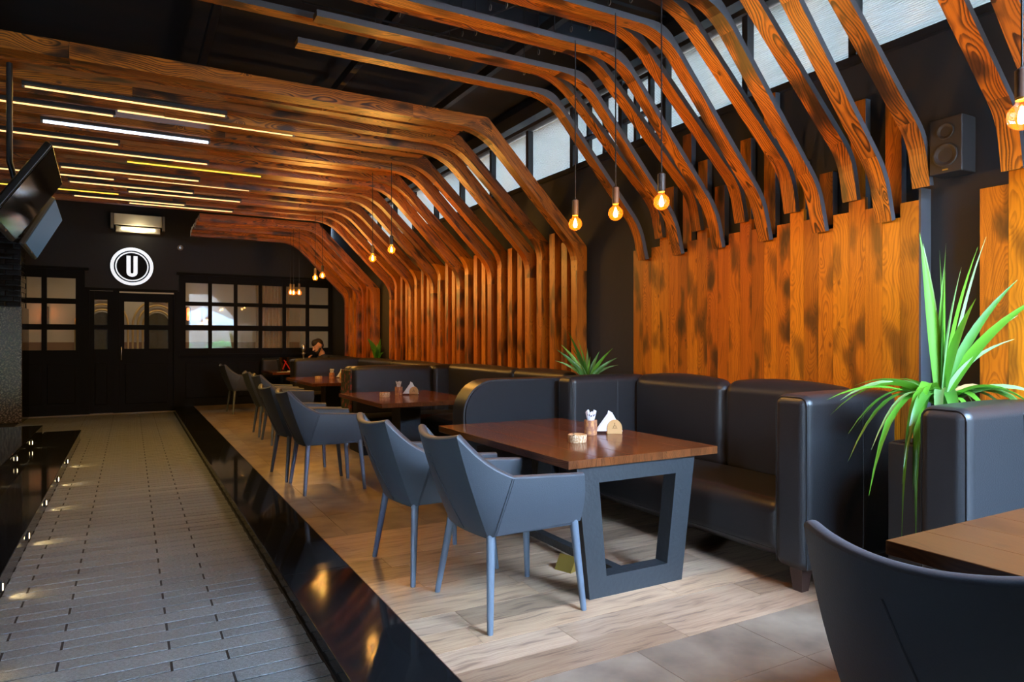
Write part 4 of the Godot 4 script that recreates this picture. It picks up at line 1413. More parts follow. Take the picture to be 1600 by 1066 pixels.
func build_chairs() -> void:
	var spots := [[1.76, -3.165, 0.0, "grey leather armchair at the near end of the table with trapezoid legs"], [1.66, -3.94, 0.03, "grey leather armchair at the far end of the table with trapezoid legs"], [1.64, -6.52, 0.0, "grey leather armchair at the near side of the second table in the U-shaped booth"], [1.60, -7.22, 0.05, "grey leather armchair at the far side of the second table in the U-shaped booth"], [1.90, -9.72, 0.03, "dim grey armchair at the near side of the third table"], [1.90, -10.6, -0.03, "dim grey armchair at the far side of the third table"], [1.95, -14.1, 0.06, "dim grey armchair standing alone beside the panelled dado of the far window"], [1.875, -0.875, 0.0, "grey leather armchair pushed in at the lighter brown table"]]
	var c0: Node3D
	for q in spots:
		if c0 == null:
			c0 = make_chair()
			c0.position = Vector3(q[0], 0, q[1])
			c0.rotation.y = q[2]
			c0.set_meta("label", q[3])
			c0.set_meta("group", "grey armchairs along the tables")
		else: copy(c0, Vector3(q[0], 0, q[1]), q[2], q[3], "grey armchairs along the tables")

# ---------------------------------------------------------------- pendants
func build_pendants() -> void:
	var L := [[2.57, 2.155, -3.74, 3.37, "pendant filament bulb above the table with trapezoid legs", "bulbs above the table with trapezoid legs"], [2.57, 2.155, -3.31, 3.37, "pendant filament bulb above the table with trapezoid legs", "bulbs above the table with trapezoid legs"], [2.57, 2.15, -2.90, 3.37, "pendant filament bulb above the table with trapezoid legs", "bulbs above the table with trapezoid legs"],
		[2.60, 2.13, -1.16, 3.37, "pendant filament bulb above the lighter brown table", "bulbs above the lighter brown table"], [2.60, 2.13, -0.72, 3.37, "pendant filament bulb above the lighter brown table", "bulbs above the lighter brown table"],
		[2.60, 2.395, -8.165, 3.45, "pendant filament bulb above the second table", "bulbs above the second table"], [2.60, 2.42, -7.47, 3.415, "pendant filament bulb above the second table", "bulbs above the second table"],
		[2.62, 2.405, -11.24, 3.415, "pendant filament bulb above the third table", "bulbs above the third table"], [2.62, 2.40, -10.76, 3.45, "pendant filament bulb above the third table", "bulbs above the third table"],
		[2.62, 2.29, -13.2, 3.415, "pendant filament bulb above the far table", "bulbs above the far table"], [2.62, 2.265, -12.92, 3.45, "pendant filament bulb above the far table", "bulbs above the far table"], [2.62, 2.24, -12.45, 3.375, "pendant filament bulb above the far table", "bulbs above the far table"]]
	for q in L:
		var t := thing("pendant_lamp", q[4], "pendant lamp", Vector3(q[0], q[1], q[2]), 0.0, q[5])
		var r := 0.045
		var gp := [Vector2(0.0, -r)]
		for k in range(1, 11): gp.append(Vector2(r * sin(PI * k / 12.0), -r * cos(PI * k / 12.0)))
		gp.append(Vector2(0.017, 0.052))
		gp.append(Vector2(0.017, 0.06))
		part(t, "bulb_glass", lathe_mesh(gp, 20), M.amber_glass)
		var fp := [Vector2(0.0, -0.026), Vector2(0.011, -0.022), Vector2(0.013, -0.01), Vector2(0.011, 0.012), Vector2(0.004, 0.034), Vector2(0.0, 0.036)]
		part(t, "filament", lathe_mesh(fp, 12), M.filament)
		part(t, "bulb_cap", lathe_mesh([Vector2(0.019, 0.055), Vector2(0.019, 0.068), Vector2(0.0, 0.068)], 14), M.brass)
		part(t, "socket", lathe_mesh([Vector2(0.0, 0.062), Vector2(0.021, 0.062), Vector2(0.021, 0.062), Vector2(0.021, 0.155), Vector2(0.021, 0.155), Vector2(0.006, 0.165), Vector2(0.0, 0.165)], 16), M.socket)
		part(t, "cord", tube_mesh([Vector3(0, 0.16, 0), Vector3(0, q[3] - q[1], 0)], 0.004, 6), M.cord)
		lamp(t, Vector3(0, 0.0, 0), c8(255, 182, 82), 0.55 if q[2] > -5.0 else (0.75 if q[2] > -12.0 else 0.35), 0.012)

# ---------------------------------------------------------------- plants
func strap_leaf(base: Vector3, tip: Vector3, w: float, sag: float, dir: Vector3, roll := 0.0) -> ArrayMesh:
	# a strap leaf with a fold along its middle, arching between base and tip
	var st := begin()
	var n := 9
	var L := base.distance_to(tip)
	var ctrl := base + dir.normalized() * L * 0.55 + Vector3(0, sag, 0)
	var rows := []
	var flat_dir := Vector3(tip.x - base.x, 0, tip.z - base.z)
	if flat_dir.length() < 0.02: flat_dir = Vector3(0.02, 0, 0.01)
	var side0 := flat_dir.cross(Vector3.UP).normalized().rotated((tip - base).normalized(), roll)
	for k in n + 1:
		var v := float(k) / n
		var p := base.lerp(ctrl, v).lerp(ctrl.lerp(tip, v), v)
		var d := (ctrl - base).lerp(tip - ctrl, v).normalized()
		var side := (side0 - d * side0.dot(d)).normalized()
		var up := side.cross(d).normalized()
		var hw := w * 0.5 * (sin(PI * pow(0.12 + 0.88 * v, 0.75)) * 0.85 + 0.18 * (1.0 - v))
		if k == n: hw = 0.0006
		rows.append([p - side * hw + up * hw * 0.35, p, p + side * hw + up * hw * 0.35])
	sheet(st, rows, Vector3.UP)
	return st.commit()

func build_plants() -> void:
	# tall plant between the two front sofas
	var t := thing("potted_plant", "tall green spiky plant with drooping straps between the two front black sofas", "plant", Vector3(3.64, 0, -1.985))
	part(t, "planter", rbox_mesh(Vector3(0.46, 0.86, 0.29), 0.01), M.planter, Vector3(0.0, 0.43, 0))
	part(t, "soil", box_mesh(Vector3(0.42, 0.01, 0.26)), M.soil, Vector3(0, 0.862, 0))
	part(t, "stem", tube_mesh([Vector3(0, 0.85, 0), Vector3(0.0, 1.0, 0.0), Vector3(0.0, 1.12, 0.0)], [0.022, 0.024, 0.014], 8), M.leaf_mid)
	var c := Vector3(0, 1.09, 0)
	# upright straps: tip offsets across the view (right), up, and depth
	var right := Vector3(0.873, 0, 0.488)
	var fwd := Vector3(0.488, 0, -0.873)
	var up := [[-0.145, 0.84, -0.05, 0.05], [-0.06, 0.80, 0.06, 0.034], [-0.03, 0.78, -0.08, 0.04], [0.015, 0.70, 0.0, 0.05], [0.035, 0.66, -0.1, 0.05], [0.05, 0.77, 0.10, 0.034], [0.20, 0.78, 0.02, 0.055], [0.29, 0.84, 0.09, 0.02], [0.345, 0.60, -0.06, 0.05], [0.46, 0.53, -0.12, 0.05], [0.47, 0.42, 0.04, 0.03], [0.0, 0.55, 0.12, 0.05], [0.08, 0.5, -0.14, 0.045], [0.30, 0.30, -0.10, 0.025]]
	for q in up:
		var tip: Vector3 = c + right * q[0] + Vector3(0, q[1], 0) + fwd * q[2]
		tip.x = minf(tip.x, 0.33)
		var dir: Vector3 = (tip - c) * 0.6 + Vector3(0, 0.35, 0)
		part(t, "leaf", strap_leaf(c + right * q[0] * 0.05, tip, q[3] * 1.2, 0.0, dir, [1.2, -0.9, 1.5, -1.3, 0.8][up.find(q) % 5]), M[["leaf_bright", "leaf_mid", "leaf_pale"][(up.find(q) * 2) % 3]])
	var low := [[-0.62, -0.08, -0.10, 0.05, 0.12], [-0.50, -0.02, 0.05, 0.05, 0.10], [-0.56, -0.30, -0.16, 0.04, 0.10], [-0.48, -0.46, -0.20, 0.04, 0.12], [-0.33, -0.40, -0.22, 0.045, 0.10], [-0.30, 0.02, 0.10, 0.03, 0.14], [-0.22, -0.45, -0.12, 0.05, 0.10], [-0.35, -0.66, -0.25, 0.028, 0.2], [-0.24, -0.70, -0.18, 0.04, 0.22], [-0.18, -0.55, -0.26, 0.04, 0.16], [-0.12, -0.22, -0.20, 0.06, 0.08], [0.02, -0.16, -0.24, 0.055, 0.07], [0.14, -0.14, -0.2, 0.05, 0.08], [0.30, -0.16, -0.16, 0.045, 0.09], [0.42, -0.26, -0.22, 0.05, 0.14], [0.52, -0.30, -0.15, 0.05, 0.16], [0.50, -0.08, 0.0, 0.04, 0.12], [0.40, -0.02, 0.08, 0.035, 0.12], [0.34, -0.10, -0.28, 0.05, 0.12], [-0.42, -0.16, 0.05, 0.03, 0.10], [-0.26, -0.08, -0.20, 0.05, 0.10], [0.24, -0.04, 0.12, 0.03, 0.1], [-0.58, -0.16, -0.2, 0.03, 0.12], [-0.66, 0.0, -0.15, 0.035, 0.08], [-0.45, 0.06, 0.0, 0.03, 0.08], [-0.52, -0.22, -0.3, 0.035, 0.1], [-0.38, -0.3, -0.32, 0.04, 0.12], [-0.3, 0.1, -0.1, 0.025, 0.06], [0.2, 0.02, -0.3, 0.04, 0.1], [0.38, 0.0, -0.25, 0.04, 0.1], [-0.1, -0.35, -0.3, 0.045, 0.1]]
	for i in low.size():
		var q: Array = low[i]
		var tip: Vector3 = c + right * q[0] + Vector3(0, q[1], 0) + fwd * q[2]
		tip.x = minf(tip.x, 0.33)
		var flat := Vector3(tip.x - c.x, 0, tip.z - c.z)
		part(t, "leaf", strap_leaf(c + flat * 0.03 + Vector3(0, -0.03 - 0.004 * (i % 6), 0), tip, q[3] * 1.3, q[4] * 0.8, flat * 0.75 + Vector3(0, 0.18, 0), [0.3, -0.4, 0.15, -0.2, 0.5][i % 5]), M[["leaf_bright", "leaf_pale", "leaf_mid", "leaf_bright"][i % 4]] if i != 17 else M.leaf_dry)
	# smaller plant behind the arm of the front sofa
	var o2 := Vector3(3.72, 0, -5.40)
	t = thing("potted_plant", "spiky green plant behind the far arm of the front sofa", "plant", o2)
	part(t, "planter", rbox_mesh(Vector3(0.42, 0.95, 0.42), 0.01), M.planter, Vector3(0.12, 0.475, 0.02))
	part(t, "soil", box_mesh(Vector3(0.38, 0.01, 0.38)), M.soil, Vector3(0.12, 0.952, 0.02))
	var base := Vector3(0.14, 0.98, 0.0)
	part(t, "stem", tube_mesh([Vector3(0.14, 0.94, 0), base + Vector3(0, 0.05, 0)], 0.02, 8), M.leaf_mid)
	var far := [[-0.20, 0.50, 0], [-0.26, 0.37, 0.1], [-0.31, 0.32, -0.05], [-0.32, 0.21, 0.05], [-0.17, 0.36, 0.12], [-0.11, 0.42, -0.1], [-0.06, 0.29, -0.12], [-0.003, 0.33, 0.05], [0.075, 0.27, -0.15], [0.24, 0.33, 0.0], [0.27, 0.24, -0.1], [0.43, 0.17, 0.03], [0.29, 0.02, -0.1], [0.40, 0.04, 0.1], [0.14, 0.07, -0.18], [-0.1, 0.2, -0.15], [0.12, 0.3, 0.1], [0.02, 0.25, 0.0]]
	for i in far.size():
		var q: Array = far[i]
		var tip: Vector3 = base + right * q[0] + Vector3(0, q[1], 0) + fwd * q[2] * 0.8
		tip.x = minf(tip.x, 0.36)
		part(t, "leaf", strap_leaf(base, tip, 0.045, 0.0, (tip - base) * 0.7 + Vector3(0, 0.12, 0), [0.9, -1.1, 1.4, -0.7][i % 4]), M[["leaf_mid", "leaf_bright", "leaf_mid", "leaf_pale"][i % 4]])
	# plant at the far end of the batten wall
	var o3 := Vector3(3.72, 0, -12.24)
	t = thing("potted_plant", "dark green leafy plant at the far end of the batten wall", "plant", o3)
	part(t, "planter", rbox_mesh(Vector3(0.15, 0.95, 0.26), 0.01), M.planter, Vector3(0.30, 0.475, 0))
	base = Vector3(0.28, 0.97, 0.0)
	var fl := [[-0.20, 0.46, 0.0, 0.14], [-0.10, 0.28, -0.1, 0.1], [0.05, 0.46, 0.0, 0.09], [0.10, 0.34, 0.1, 0.08], [-0.11, 0.02, -0.15, 0.06], [-0.22, 0.02, 0.0, 0.05], [0.0, 0.3, -0.1, 0.12], [-0.04, 0.36, 0.12, 0.1], [0.12, 0.2, -0.05, 0.08]]
	for i in fl.size():
		var q: Array = fl[i]
		var tip: Vector3 = base + right * q[0] + Vector3(0, q[1], 0) + fwd * q[2]
		tip.x = minf(tip.x, 0.37)
		part(t, "leaf", strap_leaf(base, tip, q[3], 0.05, (tip - base) * 0.6 + Vector3(0, 0.2, 0), [1.2, -1.0][i % 2]), M[["leaf_mid", "leaf_bright"][i % 2]])

# ---------------------------------------------------------------- things on the tables
func make_ashtray() -> Node3D:
	var t := thing("ashtray", "", "ashtray")
	var st := begin()
	lathe(st, [Vector2(0.0, 0.0), Vector2(0.056, 0.0), Vector2(0.056, 0.0), Vector2(0.059, 0.02), Vector2(0.058, 0.045), Vector2(0.058, 0.045), Vector2(0.054, 0.047)], Vector3.ZERO, 22)
	part(t, "bark_rim", st.commit(), M.bark)
	part(t, "cut_face", lathe_mesh([Vector2(0.054, 0.047), Vector2(0.040, 0.047), Vector2(0.040, 0.047), Vector2(0.038, 0.015), Vector2(0.0, 0.013)], 22), M.slice_wood)
	for k in 3:
		var a := TAU * k / 3.0 + 0.5
		part(t, "notch", rbox_mesh(Vector3(0.022, 0.006, 0.014), 0.002), M.engraving, Vector3(cos(a) * 0.048, 0.0455, sin(a) * 0.048), Vector3(0, -a, 0))
	return t

func make_cup() -> Node3D:
	var t := thing("sachet_cup", "", "cup")
	part(t, "cup_body", lathe_mesh([Vector2(0.0, 0.0), Vector2(0.041, 0.0), Vector2(0.041, 0.0), Vector2(0.043, 0.05), Vector2(0.043, 0.098), Vector2(0.043, 0.098), Vector2(0.036, 0.098), Vector2(0.036, 0.098), Vector2(0.035, 0.02), Vector2(0.0, 0.02)], 22), M.cup_wood)
	var r := RandomNumberGenerator.new()
	r.seed = 4
	for k in 9:
		var a := TAU * k / 9.0
		var m := rbox_mesh(Vector3(0.018, 0.115, 0.005), 0.002)
		var o := part(t, "sachet", m, M.paper, Vector3(cos(a) * 0.018, 0.10 + r.randf_range(-0.006, 0.008), sin(a) * 0.018), Vector3(0.22 * sin(a), r.randf_range(-0.6, 0.6), -0.24 * cos(a)))
		part(o, "print", box_mesh(Vector3(0.010, 0.012, 0.0056)), M.print_dark, Vector3(0, 0.03, 0))
	return t

func make_napkins() -> Node3D:
	var t := thing("napkin_holder", "", "napkin holder")
	# two half-round slices of wood with folded napkins standing between them
	var prof := PackedVector2Array()
	for k in 15:
		var a := PI * k / 14.0
		prof.append(Vector2(-0.05 * cos(a), 0.035 + 0.06 * sin(a)))
	prof.append(Vector2(0.05, 0.0))
	prof.insert(0, Vector2(-0.05, 0.0))
	for z in [-0.022, 0.022]:
		var o := part(t, "wood_cheek", prism_mesh(prof, z - 0.006, z + 0.006, Transform3D.IDENTITY, true), M.slice_wood)
		if z > 0:
			for q in [[Vector3(-0.0, 0.062, 0.0285), Vector3(0.004, 0.024, 0.0003)], [Vector3(0.0, 0.052, 0.0285), Vector3(0.02, 0.003, 0.0003)], [Vector3(0.0, 0.038, 0.0285), Vector3(0.034, 0.003, 0.0003)], [Vector3(-0.009, 0.045, 0.0285), Vector3(0.003, 0.012, 0.0003)], [Vector3(0.009, 0.045, 0.0285), Vector3(0.003, 0.012, 0.0003)]]:
				part(o, "engraving", box_mesh(q[1]), M.engraving, q[0])
	part(t, "base", rbox_mesh(Vector3(0.1, 0.014, 0.056), 0.003), M.slice_wood, Vector3(0, 0.007, 0))
	for k in 6:
		var z := -0.0125 + k * 0.005
		var s := 0.092 - 0.002 * (k % 2)
		var tri2 := PackedVector2Array([Vector2(-s, 0.015), Vector2(s, 0.015), Vector2(0.006 * (k - 2), 0.128 + 0.008 * (k % 3))])
		part(t, "napkin", prism_mesh(tri2, z - 0.0018, z + 0.0018), M.paper)
	var st := begin()
	prism(st, PackedVector2Array([Vector2(-0.012, 0.125), Vector2(0.02, 0.128), Vector2(0.022, 0.14), Vector2(-0.004, 0.155)]), -0.004, 0.004)
	part(t, "napkin_tip", st.commit(), M.paper)
	return t

func build_table_items() -> void:
	var y := 0.7555
	var a := make_ashtray(); var c := make_cup(); var n := make_napkins()
	var S := [["on the table with trapezoid legs", Vector3(2.42, y, -3.50), Vector3(2.68, y, -3.72), Vector3(2.86, y, -3.70), -0.5], ["on the second table", Vector3(2.49, y, -7.38), Vector3(2.69, y, -7.48), Vector3(2.87, y, -7.47), -0.45], ["on the third table", Vector3(2.70, y, -11.35), Vector3(2.93, y, -11.4), Vector3(3.13, y, -11.45), -0.9]]
	for k in 3:
		var q: Array = S[k]
		if k == 0:
			a.position = q[1]; c.position = q[2]; n.position = q[3]; n.rotation.y = q[4]
			for o in n.get_children():
				if String(o.name).begins_with("napkin"): o.position.x = -0.035
			a.set_meta("label", "round log-slice ashtray with bark " + q[0])
			c.set_meta("label", "wooden cup of white paper sachets " + q[0])
			n.set_meta("label", "wooden napkin holder with white napkins " + q[0])
		else:
			copy(a, q[1], 0.7 * k, "round log-slice ashtray with bark " + q[0])
			copy(c, q[2], 1.1 * k, "wooden cup of white paper sachets " + q[0])
			copy(n, q[3], q[4], "wooden napkin holder with white napkins " + q[0])
		for o in [a, c, n]: o.set_meta("group", "wooden table sets")
	# on the far table: laptop, red stand, papers, water pipe
	var t := thing("laptop", "open dark laptop on the far table", "laptop", Vector3(2.86, y, -14.55), 0.5)
	part(t, "keyboard_base", rbox_mesh(Vector3(0.24, 0.016, 0.34), 0.004), M.laptop_shell, Vector3(0, 0.008, 0))
	part(t, "lid", rbox_mesh(Vector3(0.012, 0.24, 0.34), 0.004), M.laptop_shell, Vector3(-0.15, 0.13, 0), Vector3(0, 0, 0.22))
	t = thing("tablet_stand", "red stand propping a dark tablet on the far table", "stand", Vector3(2.74, y, -14.25))
	part(t, "stand_leg", tube_mesh([Vector3(-0.08, 0.012, 0.0), Vector3(0.0, 0.22, 0.02)], 0.012, 6), M.red_plastic)
	part(t, "stand_leg", tube_mesh([Vector3(0.1, 0.012, 0.0), Vector3(-0.04, 0.24, 0.02)], 0.012, 6), M.red_plastic)
	part(t, "tablet", rbox_mesh(Vector3(0.2, 0.28, 0.012), 0.004), M.screen_black, Vector3(-0.02, 0.16, -0.03), Vector3(-0.25, 0.2, 0))
	for q in [[2.66, -14.15, 0.2, 0.3, 0.008], [2.82, -14.12, 0.16, -0.2, 0.03], [2.95, -14.2, 0.14, 0.5, 0.022]]:
		var p := MeshInstance3D.new()
		p.mesh = rbox_mesh(Vector3(q[2], q[4], 0.12), 0.003)
		p.material_override = M.paper
		p.name = numbered("paper_stack")
		add_child(p)
		p.position = Vector3(q[0], y + q[4] / 2, q[1])
		p.rotation.y = q[3]
		tag(p, "small stack of white papers on the far table", "paper", "papers on the far table")
	t = thing("water_pipe", "silver topped water pipe on the far table", "water pipe", Vector3(2.97, y, -13.72))
	part(t, "glass_base", lathe_mesh([Vector2(0, 0), Vector2(0.07, 0.0), Vector2(0.085, 0.05), Vector2(0.03, 0.17), Vector2(0.028, 0.2)], 16), M.screen_black)
	part(t, "stem", lathe_mesh([Vector2(0.014, 0.2), Vector2(0.03, 0.26), Vector2(0.012, 0.3), Vector2(0.02, 0.36), Vector2(0.045, 0.38), Vector2(0.02, 0.4)], 14), M.silver)
	part(t, "bowl", lathe_mesh([Vector2(0.02, 0.4), Vector2(0.035, 0.45), Vector2(0.04, 0.52), Vector2(0.02, 0.56), Vector2(0.0, 0.565)], 14), M.silver)

# ---------------------------------------------------------------- things on the walls
func ring_mesh(r0: float, r1: float, d: float) -> ArrayMesh:
	var st := begin()
	var prof := [Vector2(r0, 0), Vector2(r1, 0), Vector2(r1, 0), Vector2(r1, d), Vector2(r1, d), Vector2(r0, d), Vector2(r0, d), Vector2(r0, 0)]
	lathe(st, prof, Vector3.ZERO, 48, Basis(Vector3.RIGHT, PI / 2))
	return st.commit()

func build_wall_things() -> void:
	# round lit sign with the letter U
	var t := thing("round_sign", "round backlit sign with a white ring and the letter U above the door", "sign", Vector3(0.03, 2.9, -15.95))
	part(t, "back_disc", lathe_disc(0.39, 0.05), M.black_joinery, Vector3(0, 0, -0.05))
	part(t, "sign_ring_outer", ring_mesh(0.325, 0.385, 0.02), M.sign_white)
	part(t, "sign_ring_inner", ring_mesh(0.276, 0.298, 0.02), M.sign_white)
	# letter U: two legs joined by a half ring, with an open slot
	var u := PackedVector2Array()
	var wo := 0.098
	var wi := 0.026
	u.append(Vector2(-wo, 0.215))
	for k in 13: u.append(Vector2(-wo * cos(PI * k / 12.0), -0.12 - wo * 0.9 * sin(PI * k / 12.0)))
	u.append(Vector2(wo, 0.215))
	u.append(Vector2(wi, 0.215))
	for k in 9: u.append(Vector2(wi * cos(PI * k / 8.0), -0.12 - wi * 0.9 * sin(PI * k / 8.0)))
	u.append(Vector2(-wi, 0.215))
	part(t, "sign_letter", prism_mesh(u, 0.0, 0.02), M.sign_white)
	var a := AreaLight3D.new()
	a.name = "sign_light"
	t.add_child(a)
	a.position = Vector3(0, 0, 0.05)
	a.rotation_degrees = Vector3(0, 180, 0)
	a.area_size = Vector2(0.6, 0.6)
	a.light_energy = 0.06
	a.light_color = c8(225, 234, 255)
	a.area_range = 12.0
	a.shadow_enabled = true
	# box fixture above the sign
	t = thing("box_lamp", "pale box lamp with a short tube high above the round sign", "lamp", Vector3(0.14, 3.78, -15.92))
	part(t, "housing", rbox_mesh(Vector3(0.86, 0.22, 0.16), 0.01), M.white_frame, Vector3(0, 0.06, 0))
	part(t, "reflector", rbox_mesh(Vector3(0.8, 0.12, 0.14), 0.01), M.white_frame, Vector3(0, -0.14, 0))
	for s in [-1.0, 1.0]: part(t, "bracket", box_mesh(Vector3(0.05, 0.3, 0.17)), M.grey_steel, Vector3(s * 0.46, 0.02, 0))
	part(t, "light_tube", tube_mesh([Vector3(-0.30, -0.13, 0.09), Vector3(0.30, -0.13, 0.09)], 0.026, 8), M.fixture_glow)
	lamp(t, Vector3(0, -0.16, 0.2), c8(255, 240, 200), 0.08, 0.03)
	# small round detector
	t = thing("smoke_detector", "small round detector on the black wall beside the sign", "detector", Vector3(0.92, 3.35, -16.0))
	part(t, "rim", ring_mesh(0.03, 0.055, 0.03), M.grey_steel)
	part(t, "eye", lathe_disc(0.03, 0.02), M.silver)
	# loudspeaker beside the plank panel
	t = thing("loudspeaker", "brown box loudspeaker high on the black wall strip", "loudspeaker", Vector3(3.99, 2.46, -2.12), 0.0)
	part(t, "case", rbox_mesh(Vector3(0.14, 0.31, 0.175), 0.008), M.speaker_case)
	for q in [[0.075, 0.045], [-0.055, 0.065]]:
		part(t, "speaker_cone", lathe_on_x(q[1]), M.speaker_cone, Vector3(-0.071, q[0], 0))
	part(t, "name_plate", box_mesh(Vector3(0.004, 0.008, 0.03)), M.brass, Vector3(-0.071, -0.135, 0))
	part(t, "bracket", box_mesh(Vector3(0.055, 0.05, 0.05)), M.dark_steel, Vector3(0.0975, 0, 0))

func lathe_disc(r: float, d: float) -> ArrayMesh:
	var st := begin()
	lathe(st, [Vector2(0, 0), Vector2(r, 0), Vector2(r, 0), Vector2(r, d), Vector2(r, d), Vector2(0, d)], Vector3.ZERO, 40, Basis(Vector3.RIGHT, PI / 2))
	return st.commit()

func lathe_on_x(r: float) -> ArrayMesh:
	var st := begin()
	lathe(st, [Vector2(0, -0.012), Vector2(r * 0.3, -0.012), Vector2(r * 0.35, -0.006), Vector2(r * 0.85, 0.004), Vector2(r, 0.008), Vector2(r, 0.0)], Vector3.ZERO, 24, Basis(Vector3(0, 0, 1), PI / 2))
	return st.commit()

# ---------------------------------------------------------------- outside, behind the viewer
func build_outside() -> void:
	var g := struct("floor_terrace", "paved terrace in front of the hall")
	part(g, "terrace_slab", box_mesh(Vector3(40, 0.2, 30)), M.paving_outside, Vector3(0, -0.32, 17.9))
	var op := struct("wall_sky_block", "added brown house front across the terrace, blocking the low sky")  # unseen house front, added to keep low sky light off the far interior
	part(op, "added_house_front", box_mesh(Vector3(36, 6.4, 0.4)), M.added_house_front, Vector3(2, 2.9, 11.4))
	part(op, "cornice", box_mesh(Vector3(36.4, 0.25, 0.7)), M.weathered_wall, Vector3(2, 6.1, 11.3))
	for k in 9:
		var x := -9.0 + k * 2.25
		var h := thing("hedge_bush", "clipped green bush at the far edge of the terrace", "bush", Vector3(x, -0.22, 9.5 + 0.4 * (k % 2)), 0.0, "bushes along the terrace")
		var st := begin()
		for j in 420:
			var a := rng.randf() * TAU
			var b := acos(rng.randf_range(-0.4, 1.0))
			var r := rng.randf_range(0.82, 1.05)
			var p := Vector3(cos(a) * sin(b) * 0.95, 0.75 + cos(b) * 0.85, sin(a) * sin(b) * 0.8) * r
			var q := Basis(Vector3(rng.randf_range(-1, 1), rng.randf_range(-1, 1), rng.randf_range(-1, 1)).normalized(), rng.randf() * 3.0)
			quad(st, p + q * Vector3(-0.09, 0, 0), p + q * Vector3(0, 0.05, 0.02), p + q * Vector3(0.09, 0, 0), p + q * Vector3(0, -0.05, 0.02), p)
		var o := part(h, "foliage", st.commit(), M.hedge_leaf)
		o.set_meta("kind", "stuff")
		part(h, "trunk", tube_mesh([Vector3(0, 0, 0), Vector3(0, 1.0, 0)], 0.05, 6), M.back_wood)
	var u := thing("parasol", "large white parasol on the terrace", "parasol", Vector3(3.3, -0.22, 7.0))
	part(u, "pole", tube_mesh([Vector3.ZERO, Vector3(0, 3.5, 0)], 0.035, 8), M.grey_steel)
	part(u, "foot_plate", rbox_mesh(Vector3(0.7, 0.08, 0.7), 0.02), M.grey_steel, Vector3(0, 0.04, 0))
	var st := begin()
	for k in 8:
		var a := Vector3(cos(TAU * k / 8.0) * 1.7, 2.6, sin(TAU * k / 8.0) * 1.7)
		var b := Vector3(cos(TAU * (k + 1) / 8.0) * 1.7, 2.6, sin(TAU * (k + 1) / 8.0) * 1.7)
		var top := Vector3(0, 3.4, 0)
		var n := (b - a).cross(top - a).normalized()
		if n.y < 0: n = -n
		tri(st, [a, b, top], [n, n, n], [Vector2.ZERO, Vector2.ZERO, Vector2.ZERO], n)
		quad(st, a, b, b + Vector3(0, -0.2, 0), a + Vector3(0, -0.2, 0), Vector3(a.x + b.x, 0, a.z + b.z))
	part(u, "canopy", st.commit(), M.parasol_cloth)

# ---------------------------------------------------------------- the seated man
# distance field of tapered capsules joined smoothly, meshed as surface nets
func cap_d(p: Vector3, a: Vector3, b: Vector3, ra: float, rb: float) -> float:
	var ab := b - a
	var t := clampf((p - a).dot(ab) / maxf(ab.length_squared(), 1e-9), 0.0, 1.0)
	return p.distance_to(a + ab * t) - lerpf(ra, rb, t)

func field(p: Vector3, bones: Array, k: float) -> float:
	var d := 1e9
	for b in bones:
		var e := cap_d(p, b[0], b[1], b[2], b[3])
		if d > 1e8: d = e
		else:
			var h := clampf(0.5 + 0.5 * (e - d) / k, 0.0, 1.0)
			d = lerpf(e, d, h) - k * h * (1.0 - h)
	return d

